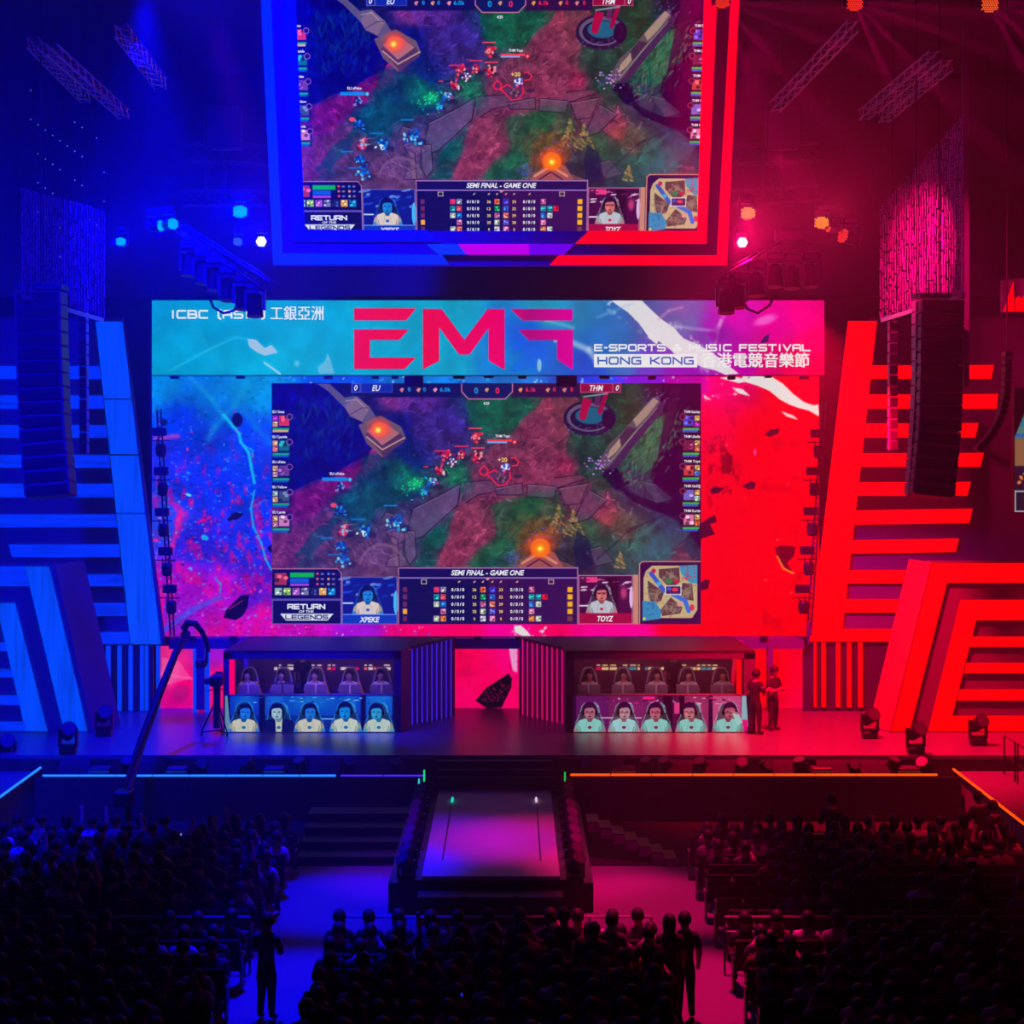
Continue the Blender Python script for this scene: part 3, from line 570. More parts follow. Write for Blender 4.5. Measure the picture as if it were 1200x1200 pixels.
GO = (570.0, 590.0)        # picture centre in frame px
DW = 56.0                  # distance of the LED wall
def game_screen_parts(parent):
    pic = g.build('game_picture', DW, parent, origin=GO)
    L = Lettering(DW, GO)
    W = 0; CY = 1; RD = 2; DK = 3; YL = 4
    sh = .25
    L.text('0', 417, 457.5, 6.2, 4, W, shear=sh, align='CENTER'); L.text('EU', 441, 458, 6.6, 10, W, shear=sh, align='CENTER')
    L.text('THM', 699, 458, 6.6, 16, W, shear=sh, align='CENTER'); L.text('0', 723.5, 457.5, 6.2, 4, W, shear=sh, align='CENTER')
    L.text('0', 479.5, 458.6, 4.4, 3.2, CY, align='CENTER'); L.text('0', 497.5, 458.6, 4.4, 3.2, CY, align='CENTER'); L.text('6.0k', 522, 458.8, 4.6, 13, CY, align='CENTER')
    L.text('0', 558, 461, 6.6, 4.6, CY, align='CENTER'); L.text('0', 583, 461, 6.6, 4.6, RD, align='CENTER'); L.text('6.1k', 622, 458.8, 4.6, 12, RD, align='CENTER')
    L.text('0', 649.5, 458.6, 4.4, 3.2, RD, align='CENTER'); L.text('0', 670, 458.6, 4.4, 3.2, RD, align='CENTER'); L.text('4:20', 570, 474.2, 3.2, 7, W, align='CENTER')
    L.text('+20', 589, 541, 4.6, 11, YL, align='CENTER', bold=.03)
    L.text('THM Toyz', 589, 512.5, 3, 17, W, align='CENTER'); L.text('EU xPeke', 395, 556.5, 3, 17, W, align='CENTER')
    for i, (t, w) in enumerate((('EU Soaz', 14), ('EU Cyanide', 17), ('EU xPeke', 15), ('EU Yellow', 17), ('EU Lamia', 15))): L.text(t, 319.5, 484 + i * 29.4, 3, w, W)
    for i, t in enumerate(('THM Stanley', 'THM Lilballz', 'THM Toyz', 'THM GoDJJ', 'THM Kurtis')): L.text(t, 820.5, 484 + i * 29, 3, 19, W, align='RIGHT')
    L.text('SEMI FINAL - GAME ONE', 571.5, 674, 5.8, 86, W, shear=sh, align='CENTER', bold=.03)
    for i in range(5):
        y = 692.8 + 8.5 * i
        L.text('0 / 0 / 0', 536.5, y, 3.6, 15, W, align='CENTER', bold=.03); L.text('0 / 0 / 0', 605.5, y, 3.6, 15, W, align='CENTER', bold=.03)
        L.text(['36', '12', '35', '35', '0'][i], 556, y, 3.4, [4.6, 4.6, 4.6, 4.6, 2][i], YL, align='CENTER'); L.text(['33', '32', '39', '38', '0'][i], 587, y, 3.4, [4.6, 4.6, 4.6, 4.6, 2][i], YL, align='CENTER')
    L.wide('RETURN', 337.5, 714, 6.4, 43, W, t=.24); L.text('OF THE', 359, 717.8, 2.6, 17, W, align='CENTER')
    L.wide('LEGENDS', 335, 725.9, 5.6, 49, DK, t=.24)
    L.text('XPEKE', 433, 729, 6, 24, W, shear=sh, align='CENTER', bold=.03); L.text('TOYZ', 709.5, 728, 6, 19, W, shear=sh, align='CENTER', bold=.03)
    lt = L.build('lettering', [glow('broadcast_white', (232, 234, 244)), glow('broadcast_cyan', (20, 150, 230)), glow('broadcast_red', (240, 40, 80)), glow('broadcast_navy', (10, 12, 80)), glow('broadcast_yellow', (240, 200, 110))], parent)
    return pic, lt

# ---------------------------------------------------------------- main LED wall
wall = empty('led_wall', P(*GO, DW), label='giant LED wall behind the stage showing the game broadcast between blue and red art', cat='screen')
s = Cv(178, 439.5, 960, 746, 1.25, seed=11)
s.idw([(190,450,(0,120,190)),(240,450,(0,110,210)),(300,445,(0,140,200)),(220,500,(0,50,225)),(280,520,(0,56,220)),(200,540,(20,40,220)),(250,570,(10,40,215)),(300,580,(0,50,225)),(190,610,(30,60,220)),
       (230,640,(40,30,220)),(290,640,(20,40,225)),(210,680,(150,10,180)),(260,690,(170,10,190)),(300,690,(90,20,210)),(200,730,(140,20,200)),(260,735,(190,10,170)),(310,735,(200,10,160)),(360,738,(190,10,170)),(420,738,(160,16,200)),
       (480,738,(236,0,100)),(540,738,(240,0,90)),(600,738,(250,0,140)),(640,738,(250,0,90)),(690,738,(255,0,140)),(740,738,(250,0,130)),(800,738,(255,0,20)),(840,738,(255,0,0)),(940,738,(255,0,0)),
       (850,450,(230,0,90)),(830,500,(255,0,50)),(900,520,(255,0,4)),(840,560,(250,0,20)),(880,600,(255,0,0)),(940,600,(255,0,0)),(860,680,(255,0,0)),(940,460,(255,0,20)),(940,500,(255,0,4)),(400,445,(0,70,200)),(500,445,(0,120,210)),
       (600,445,(20,110,200)),(700,445,(30,60,230)),(760,445,(120,20,210)),(800,445,(190,0,170))], 3.6, warp=7)
nA = s.noise(8, 4, 1.0, 1.6); nB = s.noise(3.2, 3, 1.4, .8); nC = s.noise(26, 3)
left = np.clip((400 - s.X) / 60, 0, 1)
pink = np.clip((nA - .52) * 7, 0, 1) * np.clip((s.Y - 500) / 90, 0, 1) * left
s.a = s.a * (1 - pink[..., None] * .6) + np.array((220, 8, 130.)) * pink[..., None] * .6
dark = np.clip((.40 - nB) * 4, 0, 1) * left; s.a *= (1 - .3 * dark)[..., None]
spk = np.clip((nB - .72) * 9, 0, 1) * left; s.a = s.a * (1 - spk[..., None] * .8) + np.array((30, 150, 235.)) * spk[..., None] * .8
s.a *= (.84 + .46 * nC)[..., None]
rd = np.clip((s.X - 820) / 10, 0, 1) * np.clip((.46 - nA) * 6, 0, 1) * np.clip(1 - np.hypot((s.X - 850) / 46, (s.Y - 545) / 70), 0, 1)
s.a *= (1 - .45 * rd)[..., None]
s.a[..., 1] = np.where(s.X > 830, np.minimum(s.a[..., 1], 6), s.a[..., 1])
s.a[..., 0] = np.where((s.X > 825), np.maximum(s.a[..., 0], 225 - 120 * rd), s.a[..., 0])
# lightning and streaks on the left
s.ell(255, 470, 40, 60, (0, 150, 190), .35, 1, rot=25); s.line([(222, 442), (248, 468), (262, 488), (272, 500)], 4, (20, 160, 215), .6, 5); s.line([(290, 450), (275, 475), (252, 500), (244, 515)], 5, (20, 170, 210), .5, 7)
s.line([(270, 462), (300, 500), (318, 520)], 6, (10, 140, 215), .5, 8)
bolt = [(262, 486), (272, 498), (280, 508), (282, 518), (291, 530), (294, 545), (298, 566)]
s.line(bolt, 3.4, (20, 190, 230), .9, 1.5); s.line([(298, 575), (294, 596), (297, 618), (306, 636), (311, 655), (318, 668)], 2.4, (10, 180, 235), .85, 1.2)
s.line([(286, 522), (296, 528), (296, 536)], 1.6, (10, 190, 230), .8); s.line([(252, 678), (258, 684), (258, 694)], 2.4, (20, 170, 235), .7, 1.5)
s.line([(182, 514), (208, 511)], 5, (200, 60, 190), .75, 4); s.line([(212, 600), (202, 640), (200, 648)], 5, (240, 30, 150), .7, 4); s.line([(192, 690), (188, 720)], 5, (250, 0, 130), .7, 3)
s.line([(190, 740), (225, 715), (258, 700)], 6, (60, 90, 240), .7, 5); s.line([(232, 612), (246, 606)], 3, (250, 0, 130), .8, 1.5)
s.speck(182, 480, 316, 690, 190, [(20, 150, 240), (240, 20, 150), (0, 20, 120), (90, 200, 250), (250, 60, 120)], (.5, 1.5), .7)
s.speck(182, 600, 316, 745, 120, [(250, 60, 160), (120, 30, 220), (250, 120, 200), (200, 10, 140)], (.5, 2.0), .6)
DK = (10, 8, 64)
s.ell(278, 492, 7, 9, DK, .95, .2); s.ell(192, 495, 5, 5, (4, 16, 90), .9, .3); s.poly([(266, 608), (276, 600), (286, 602), (280, 608), (268, 611)], DK); s.ell(221, 580, 4, 1.6, (90, 220, 250), rot=20); s.ell(240, 630, 5, 3, (20, 170, 235), rot=30)
s.poly([(262, 724), (264, 716), (274, 706), (282, 698), (292, 697), (290, 712), (284, 722), (276, 727)], (8, 4, 50)); s.line([(268, 714), (284, 704)], 1.2, (200, 40, 120), .7)
s.ell(319, 643, 6, 5, DK, .9)
# white splash and rocks on the right
WH = (232, 228, 226)
s.poly([(868, 446), (872, 439), (884, 440), (905, 442), (918, 450), (930, 462), (942, 471), (953, 475), (959, 474), (960, 488), (948, 481), (936, 478), (925, 474), (914, 468), (902, 458), (888, 452)], WH)
s.poly([(844, 443), (858, 441), (880, 446), (866, 449)], WH); s.poly([(858, 454), (870, 456), (879, 464), (866, 461)], WH); s.poly([(916, 482), (930, 487), (935, 492), (922, 488)], WH, .9)
s.poly([(824, 462), (830, 466), (834, 469), (826, 467)], WH, .9); s.speck(822, 440, 880, 470, 26, [(250, 220, 230), (230, 60, 160)], (.5, 1.6), .8); s.ell(885, 530, 2, 6, (250, 80, 220), .8, .7); s.speck(822, 470, 955, 740, 26, [(255, 90, 110), (255, 120, 200)], (.5, 1.2), .7)
for p in ([(896, 510), (902, 504), (914, 502), (912, 508), (902, 512)], [(832, 574), (838, 570), (848, 572), (842, 578), (834, 579)], [(870, 570), (880, 564), (886, 566), (884, 573), (876, 573)], [(820, 614), (832, 606), (838, 604), (840, 612), (832, 614), (838, 626), (820, 632)], [(820, 684), (826, 679), (832, 680), (830, 690), (822, 692)]):
    s.poly(p, (70, 4, 40))
s.poly([(908, 642), (916, 639), (933, 641), (930, 652), (922, 660), (930, 672), (920, 666), (912, 656)], (110, 0, 20), .95); s.line([(911, 652), (918, 666), (930, 672)], 2, (255, 150, 60), .8); s.line([(914, 642), (926, 646), (931, 641)], 1, (60, 0, 40)); s.line([(917, 650), (924, 655)], 1.5, (60, 0, 30))
s.speck(600, 733, 640, 746, 26, [(235, 225, 230), (250, 120, 200)], (.6, 2), .9); s.poly([(602, 734), (610, 733), (618, 740), (622, 745), (612, 745), (604, 741)], WH)
s.speck(320, 440, 800, 449, 60, [(20, 210, 220), (190, 220, 230), (20, 60, 200)], (.5, 2), .7)
s.speck(330, 733, 520, 745, 40, [(220, 200, 240), (250, 30, 130), (90, 70, 240)], (.5, 1.4), .8)
s.build('background_picture', DW, wall, origin=GO, y=.02)
game_screen_parts(wall)
MB().box((0, .25, .05), (20.1, .4, 7.8)).build('cabinet', M['black'], wall)

# ---------------------------------------------------------------- header banner screen
HD = 55.6; k_ = HD / F
hdr = empty('banner_screen', P(572, 396, HD), label='long LED banner above the main screen, turquoise to pink with a red logo', cat='screen')
h = Cv(178, 352, 966, 439.5, 1.35, seed=21)
h.idw([(185,360,(0,160,190)),(300,360,(0,166,200)),(200,430,(0,165,195)),(330,430,(0,178,205)),(420,400,(0,170,205)),(520,360,(0,165,200)),(520,430,(0,170,210)),(600,430,(0,130,215)),(620,400,(0,90,220)),(640,360,(20,150,190)),
       (680,370,(20,130,190)),(700,400,(10,110,200)),(690,430,(20,80,210)),(730,430,(50,110,200)),(720,390,(20,110,190)),(760,370,(60,90,170)),(760,430,(100,60,200)),(800,380,(80,100,180)),(800,360,(110,90,180)),(820,400,(110,60,180)),(840,390,(160,20,170)),
       (800,432,(150,20,190)),(860,370,(220,10,180)),(870,430,(190,0,160)),(910,380,(240,0,150)),(900,430,(230,0,110)),(940,370,(250,0,130)),(960,400,(250,0,90)),(960,432,(250,0,60)),(930,432,(240,0,80))], 3.8, warp=6)
h.a *= (.86 + .25 * h.noise(22, 4))[..., None]
h.line([(200, 434), (240, 412), (276, 395), (300, 400)], 2, (60, 200, 225), .5, 2); h.line([(210, 360), (260, 430)], 6, (60, 200, 220), .18, 8)
h.poly([(290, 397), (300, 398), (310, 408), (318, 404), (326, 413), (310, 417), (300, 412), (292, 406)], (190, 205, 220), .85); h.line([(310, 425), (328, 438)], 2.5, (190, 215, 225), .8); h.poly([(372, 430), (380, 424), (384, 413), (388, 424), (392, 438), (374, 438)], (160, 205, 220), .8, tex=.5); h.ell(348, 426, 4, 5, (150, 205, 225), .6, .5)
h.speck(180, 356, 420, 438, 40, [(90, 210, 230), (40, 190, 220)], (.4, 1.2), .5)
for p in ([(716, 352), (752, 352), (762, 362), (775, 374), (790, 384), (800, 396), (818, 404), (836, 414), (850, 426), (866, 438), (850, 439), (838, 434), (822, 430), (810, 424), (796, 420), (786, 410), (772, 400), (758, 392), (748, 378), (736, 366), (724, 358)],
          [(756, 384), (772, 396), (770, 404), (760, 396)]):
    h.poly(p, (226, 228, 230), 1, tex=.06)
nH = h.noise(6, 3); near = np.clip(1 - np.abs((h.Y - 352) - (h.X - 720) * .62) / 24, 0, 1) * (h.X > 700) * (h.X < 880)
mk = np.clip((nH - .6) * 14, 0, 1) * near; h.a = h.a * (1 - mk[..., None]) + np.array((224, 226, 230.)) * mk[..., None]
h.line([(672, 402), (690, 410), (700, 424)], 7, (210, 220, 235), .6, 5); h.line([(700, 372), (740, 356)], 3, (150, 190, 220), .4, 3); h.line([(786, 382), (840, 388), (845, 376), (838, 404)], 3, (190, 190, 220), .5, 3); h.line([(840, 386), (850, 366)], 5, (240, 120, 220), .5, 4)
h.line([(772, 374), (784, 364), (800, 360)], 3, (220, 150, 190), .5, 3); h.ell(897, 375, 20, 8, (250, 110, 220), .8, .7, rot=-18); h.ell(842, 392, 14, 12, (120, 20, 150), .6, .6); h.ell(742, 392, 10, 6, (20, 90, 170), .5, .6)
h.poly([(891, 402), (896, 394), (902, 391), (900, 400), (894, 402)], (30, 20, 90)); h.poly([(600, 430), (612, 415), (622, 405), (632, 408), (626, 432), (600, 436)], (0, 100, 235), .6); h.line([(640, 376), (672, 384)], 4, (150, 200, 220), .5, 3); h.line([(650, 400), (668, 396)], 3, (200, 220, 230), .7, 1)
h.ell(632, 428, 3, 9, (190, 220, 230), .7, .3)
h.build('banner_picture', HD, hdr, origin=(572, 396))
def banner_text(name, fn, y=-.02, mat=None):
    q = Lettering(HD, (572, 396), y=y); fn(q); return q.build(name, mat or M['white'], hdr)
HL = Lettering(HD, (572, 396), y=-.02)
for k_w in (0, 1): banner_text('sponsor_word', lambda q: q.wide('ICBC (ASIA)', 201, 373.6, 10.4, 110, 0, t=.2, only=k_w))
banner_text('sponsor_characters', lambda q: [q.text('工銀亞洲', 317 + dx, 373.8, 12.6, 62, 0, bold=0) for dx in (-.25, 0, .25)])
for k_w in range(4): banner_text('festival_word', lambda q: q.wide('E-SPORTS & MUSIC FESTIVAL', 697, 411.8, 8.6, 252, 0, t=.22, only=k_w))
banner_text('festival_characters', lambda q: [q.text('香港電競音樂節', 822 + dx, 429 + dy, 12.6, 126, 0, bold=0) for dx in (-.45, 0, .45) for dy in (-.2, .2)])
banner_text('city_plate', lambda q: q.rect(696, 415, 817, 430.5, 0))
HKM = glow('banner_blue_letters', (20, 90, 190))
for k_w in (0, 1): banner_text('city_word', lambda q: q.wide('HONG KONG', 701, 427.4, 9.4, 111, 0, t=.2, only=k_w), -.03, HKM)
def q4(v): return (400 + v[0] * .25, 340 + v[1] * .25)
EM = [[(60,85),(352,85),(305,142),(60,142)], [(60,184),(318,184),(272,234),(135,234),(135,316),(350,316),(297,370),(60,370)],
      [(382,88),(470,88),(577,232),(686,88),(766,88),(766,374),(690,330),(690,178),(601,302),(552,302),(459,175),(459,332),(382,372)],
      [(792,88),(1084,88),(1084,143),(850,143)], [(830,185),(1086,185),(1086,374),(1011,325),(1011,235),(878,235)]]
lg = MB()
for p in EM: lg.add([HL.pt(*q4(v)) for v in p], [tuple(range(len(p)))])
lm, ln, lo = nt('logo_gradient')
tc = ln.nodes.new('ShaderNodeTexCoord'); sx = ln.nodes.new('ShaderNodeSeparateXYZ'); cr = ln.nodes.new('ShaderNodeValToRGB'); em = ln.nodes.new('ShaderNodeEmission')
mr = ln.nodes.new('ShaderNodeMapRange'); mr.inputs['From Min'].default_value = (414 - 572) * k_; mr.inputs['From Max'].default_value = (672 - 572) * k_
ln.links.new(tc.outputs['Object'], sx.inputs[0]); ln.links.new(sx.outputs['X'], mr.inputs['Value']); ln.links.new(mr.outputs[0], cr.inputs[0]); ln.links.new(cr.outputs[0], em.inputs[0]); ln.links.new(em.outputs[0], lo.inputs[0])
E_ = cr.color_ramp.elements; E_[0].color = (*lin((240, 12, 62)), 1); E_[1].color = (*lin((226, 0, 150)), 1)
e = E_.new(.35); e.color = (*lin((242, 8, 66)), 1); e = E_.new(.66); e.color = (*lin((240, 0, 100)), 1); e = E_.new(.8); e.color = (*lin((180, 10, 120)), 1)
lg.build('logo', lm, hdr)
MB().box((0, .22, .0), (19.95, .36, 2.25)).build('cabinet', M['black'], hdr)

# ---------------------------------------------------------------- lower LED wall seen between the booths
lw = empty('lower_led_wall', P(570, 831, DW), label='low strip of pink and red LED wall standing on the stage between and beside the booths', cat='screen')
l = Cv(188, 757, 952, 831, 1.25, seed=31)
l.idw([(195,770,(240,40,130)),(215,800,(250,0,110)),(205,825,(220,0,130)),(200,790,(250,60,150)),(250,765,(160,20,200)),(250,800,(240,20,130)),(270,800,(250,0,60)),(400,800,(240,0,80)),(540,770,(255,0,80)),(570,800,(255,0,90)),(600,770,(250,0,120)),(600,820,(255,0,100)),(540,825,(250,0,100)),
       (700,800,(255,0,40)),(860,790,(255,0,0)),(900,790,(255,0,0)),(940,790,(255,0,40)),(945,820,(255,0,60))], 3, warp=4)
l.a *= (.85 + .3 * l.noise(10, 4))[..., None]; l.a[..., 0] = np.where(l.X > 560, np.maximum(l.a[..., 0], 232), l.a[..., 0])
l.poly([(190, 770), (210, 775), (224, 795), (205, 800), (190, 805)], (250, 110, 170), .5); l.line([(190, 790), (230, 796)], 3, (250, 120, 190), .5, 2); l.ell(212, 812, 12, 14, (150, 20, 110), .45, .5)
l.poly([(557, 821), (570, 806), (596, 789), (600, 795), (599, 806), (588, 829), (572, 831)], (14, 4, 24), 1)
for k in range(34): l.ell(l.rng.uniform(564, 596), l.rng.uniform(800, 822), 1.6, .9, (190, 20, 60), .7, rot=60)
l.poly([(596, 757), (606, 757), (606, 788), (601, 786), (598, 770)], (236, 210, 236), .9, tex=.4)
l.build('led_picture', DW, lw, origin=(570, 831)); 
MB().box((0, .22, .99), (19.4, .36, 1.9)).build('cabinet', M['black'], lw)
# ================================================================ hall shell
M['pitshade'] = surf('pit_shade_black', (.012, .012, .013), .95)
def struct(name, mb, mat): return tag(mb.build(name, mat), kind='structure')
struct('floor', MB().box((0, 27, FLOOR - .1), (60, 78, .2)), M['carpet'])
struct('wall_back', MB().box((0, 60.2, 9), (60, .4, 21.4)), M['drape'])
struct('wall_left', MB().box((-24, 27, 9), (.4, 70, 21.4)), M['drape'])
struct('wall_right', MB().box((24, 27, 9), (.4, 70, 21.4)), M['drape'])
struct('ceiling', MB().box((0, 27, 19.8), (60, 78, .3)), M['drape'])

struct('pit_shade', MB().box((-.4, 44.65, FLOOR + .01), (23.4, 4.7, .02)), M['pitshade'])  # black sheet added over the pit floor, its colour standing in for shade
# stage deck and its black front, with a cable trough along the front edge
dk = empty('stage_deck', (0, 48, FLOOR), label='wide glossy black stage floor reflecting the screens', cat='stage')
MB().box((0, 4.65, 1.45), (34, 9.3, .1)).build('deck_top', M['deck'], dk)
MB().box((0, .06, .72), (34, .1, 1.36)).build('fascia', M['black'], dk)
MB().box((-.35, -.5, .45), (23.2, .95, .9)).build('trough_floor', M['black'], dk)
MB().box((-.35, -.98, .56), (23.2, .06, 1.12)).build('trough_front', M['black'], dk)
for nm, sx in (('left', -1), ('right', 1)):
    X0 = -12.1 if sx < 0 else 11.33
    e = empty('side_ramp', (X0 + sx * 3, 39.8, FLOOR), label='raised %s platform running forward along the %s edge of the stage, with handrails' % (('blue-lit', 'left') if sx < 0 else ('red-lit', 'right')), cat='platform')
    MB().box((0, 0, .56), (6, 16.2, 1.1)).build('platform_top', surf('ramp_cover_' + nm, (.13, .13, .14), .5), e)
    k = 0
    for j in range(9):
        y = 7.6 - j * 1.25
        xx = -sx * 1.9
        rl = MB()
        rl.tube([(xx, y, 1.12), (xx, y, 2.1), (xx, y - 1.0, 2.1), (xx, y - 1.0, 1.12)], .022, 6)
        rl.tube([(xx, y, 1.6), (xx, y - 1.0, 1.6)], .015, 6)
        rl.build('handrail', M['blackmetal'], e)
# LED edging strips
def strip(name, a, b, w, mat, label, segs=1, cat='light strip', group=None, gap=.012):
    r = empty(name, a, label=label, cat=cat, group=group)
    a = Vector(a); b = Vector(b); d = b - a
    for i in range(segs):
        p0 = d * ((i + gap) / segs); p1 = d * ((i + 1 - gap) / segs)
        MB().tube([p0, p1], w, 6).build('tube', mat, r)
    MB().box(tuple(d / 2 + Vector((0, .05 if abs(d.x) > abs(d.y) else 0, -.05))), (abs(d.x) + .04, .05 + abs(d.y), .04)).build('channel', M['black'], r)
    return r
CYB = glow('strip_blue', (30, 120, 255), 1.6); ORG = glow('strip_orange', (255, 70, 10), 1.7); VIO = glow('strip_violet', (70, 40, 255), 1.2)
strip('light_strip', (-11.75, 46.97, -.33), (-4.4, 46.97, -.33), .028, CYB, 'cyan-blue glowing strip along the left half of the stage front', 8)
strip('light_strip', (-4.3, 46.97, -.33), (-2.15, 46.97, -.33), .022, VIO, 'short dimmer violet end of the stage front strip beside the runway', 2)
strip('light_strip', (1.45, 46.97, -.31), (10.65, 46.97, -.31), .03, ORG, 'orange-red glowing strip along the right half of the stage front', 9)
strip('light_strip', (-12.06, 48.3, -.32), (-12.06, 32, -.32), .03, CYB, 'slanting pale blue strip along the edge of the left side platform', 10)
strip('light_strip', (11.29, 48.6, -.36), (11.29, 32, -.36), .03, ORG, 'slanting orange strip along the edge of the right side platform', 10)

# ================================================================ slanted LED wings
def on(D, pts): return [P(x, y, D) for x, y in pts]
def led_shape(parent, D, pts, mat, name='light_panel', th=.06, org=None):
    org = org or parent.location
    return MB().prism([p - org for p in on(D, pts)], (0, th, 0)).build(name, mat, parent)
BL = glow('blue_diffuser', (0, 72, 255), 1, 'z', .3); BLH = glow('blue_bar_diffuser', (0, 48, 255), 1, 'x', .35); BLD = glow('blue_dim_diffuser', (0, 6, 255), 1, 'x', .2)
RDM = glow('red_diffuser', (255, 2, 0), 1.1)
def back(parent, D, pts, name='backing', off=.1, mat=None):
    return MB().prism([p - parent.location + Vector((0, off, 0)) for p in on(D, pts)], (0, .25, 0)).build(name, mat or M['panel'], parent)
DWG = 55.3
w = empty('led_wing', P(100, 755, DWG), label='tall left stage wing with a slanted bright blue column and horizontal blue bars', cat='set wall')
back(w, DWG, [(-260, 372), (143, 372), (192, 757), (-260, 757)])
edge = lambda y: 112 + (y - 377) * (41 / 378.); edge2 = lambda y: 143 + (y - 377) * (45 / 378.)
for y0, y1 in ((377, 467), (468.5, 532), (534, 601), (602.5, 755)):
    led_shape(w, DWG, [(edge(y0), y0), (edge2(y0), y0), (edge2(y1), y1), (edge(y1), y1)], BL, 'column_panel')
for i, (y0, y1) in enumerate([(429, 444), (463, 479), (498, 513), (533, 548), (567, 583), (603, 618), (638, 653), (673, 687), (707, 722), (741, 755)]):
    xl = -250 if i < 6 else (10 if i == 6 else -250)
    led_shape(w, DWG, [(xl, y0), (edge(y0) - 1.5, y0), (edge(y1) - 1.5, y1), (xl + (4 if i == 6 else 0), y1)], BLH, 'bar')
w = empty('led_wing', P(1050, 755, DWG), label='tall right stage wing with a slanted solid red column and horizontal red bars', cat='set wall')
back(w, DWG, [(1020, 372), (1460, 372), (1460, 756), (946, 756)])
le_ = lambda y: 994 - (y - 376) * (45 / 376.); ri_ = lambda y: 1028 - (y - 376) * (42 / 376.)
led_shape(w, DWG, [(994, 376), (1028, 376), (986, 752), (949, 752)], RDM, 'column_panel')
for i, (y0, y1, xr, sl) in enumerate([(428, 444, 1165, 3), (462, 479, 1170, 2), (496, 513, 1147, 4), (531, 547, 1153, 4), (565, 581, 1138, 4), (598, 615, 1140, 4), (633, 649, 1124, 4), (668, 684, 1160, 0), (702, 718, 1160, 0), (737, 752, 1160, 0)]):
    if i < 5:
        led_shape(w, DWG, [(ri_(y0), y0), (1112, y0), (1112, y1), (ri_(y1), y1)], RDM, 'bar')
        led_shape(w, DWG, [(1112, y0), (xr, y0 - .5), (xr - sl, y1), (1112, y1)], RDM, 'bar')
    else: led_shape(w, DWG, [(ri_(y0), y0), (xr, y0 - 2 * (i < 7)), (xr - sl, y1 - 2 * (i < 7)), (ri_(y1), y1)], RDM, 'bar')
# foreground chevron blocks standing on the deck
DC = 51.6
w = empty('led_chevron', P(50, 857.5, DC), label='lower left foreground block outlined by two nested blue angled stripes', cat='set wall')
back(w, DC, [(-200, 661), (62, 661), (110, 857), (-200, 857)])
led_shape(w, DC, [(-195, 664), (28, 664), (34, 687), (-195, 687)], BLH, 'top_stripe'); led_shape(w, DC, [(29.5, 664), (57, 664), (102, 857), (75, 857)], BL, 'side_stripe')
led_shape(w, DC, [(-195, 707), (17, 707), (55, 857), (30, 857), (0, 727), (-195, 727)], BL, 'inner_stripe')
for y0, y1 in ((753, 763), (784, 794), (815, 826), (846, 857)):
    led_shape(w, DC, [(-195, y0), (6 + (y0 - 753) * .25, y0), (8.5 + (y0 - 753) * .25, y1), (-195, y1)], BLH, 'bar')
MB().prism([P(63, 661, DC) - w.location, P(107, 857.5, DC) - w.location, P(107, 857.5, DC) - w.location + Vector((.5, 1.3, 0)), P(63, 661, DC) - w.location + Vector((.5, 1.3, 0))], (.04, 0, 0)).build('side_return', M['panel'], w)
w = empty('led_chevron', P(1140, 857.5, DC), label='lower right foreground block outlined by two nested red angled stripes', cat='set wall')
back(w, DC, [(1090, 658), (1420, 658), (1420, 857), (1044, 857)])
led_shape(w, DC, [(1091, 660), (1415, 660), (1415, 683), (1110, 683), (1066, 857), (1043, 857)], RDM, 'outer_stripe')
led_shape(w, DC, [(1126, 703), (1415, 703), (1415, 727), (1144, 727), (1116, 839), (1415, 839), (1415, 857), (1088, 857)], RDM, 'inner_stripe')
for y0, y1, x in ((746, 758, 1139), (777, 789, 1132), (808, 821, 1124)):
    led_shape(w, DC, [(x + 1, y0), (1415, y0), (1415, y1), (x - 2, y1)], RDM, 'bar')
a0 = P(1091, 659, DC) - w.location; a1 = P(1043, 857.5, DC) - w.location
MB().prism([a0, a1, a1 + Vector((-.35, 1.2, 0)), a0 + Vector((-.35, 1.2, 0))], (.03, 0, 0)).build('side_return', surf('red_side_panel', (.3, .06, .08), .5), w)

# vertical light bars under the wings
BV = glow('blue_tube', (0, 60, 255), 1, 'z', .2)
pos = ['left of the stage, first from the outer end', 'left of the stage, second from the outer end', 'left of the stage, third from the outer end', 'left of the stage, left one of a close pair', 'left of the stage, right one of a close pair', 'at the left edge of the pink LED strip']
for i, (x0, x1) in enumerate([(124, 129), (137.5, 142), (150.5, 155), (164, 168), (169.5, 173.5), (183, 187)]):
    o = MB().prism([p - P(x0, 833, 55.3) for p in on(55.3, [(x0, 757), (x1, 757), (x1, 833), (x0, 833)])], (0, .08, 0)).build('light_bar', BV); o.location = P(x0, 833, 55.3)
    tag(o, 'slim upright blue light bar ' + pos[i], 'light bar', 'upright blue bars under the left wing')
for i, (x0, x1, q) in enumerate([(226, 231, 'left'), (240, 245.5, 'right')]):
    o = MB().prism([p - P(x0, 833, 55.2) for p in on(55.2, [(x0, 757), (x1, 757), (x1, 836), (x0, 836)])], (0, .08, 0)).build('light_bar', BV); o.location = P(x0, 836, 55.2)
    tag(o, 'upright blue light bar on the %s side of the dark pillar beside the left booth' % q, 'light bar')
for i, (x0, x1, q) in enumerate([(954, 957, 'thin one at the right end of the LED strip'), (963, 968, 'first whole one right of the LED strip'), (980, 985, 'second right of the LED strip'), (993, 998, 'third right of the LED strip'), (1006, 1011, 'outermost, furthest right')]):
    o = MB().prism([p - P(x0, 829, 55.3) for p in on(55.3, [(x0, 753), (x1, 753), (x1, 829), (x0, 829)])], (0, .08, 0)).build('light_bar', RDM); o.location = P(x0, 829, 55.3)
    tag(o, 'slim upright red light bar, ' + q, 'light bar', 'upright red bars under the right wing')
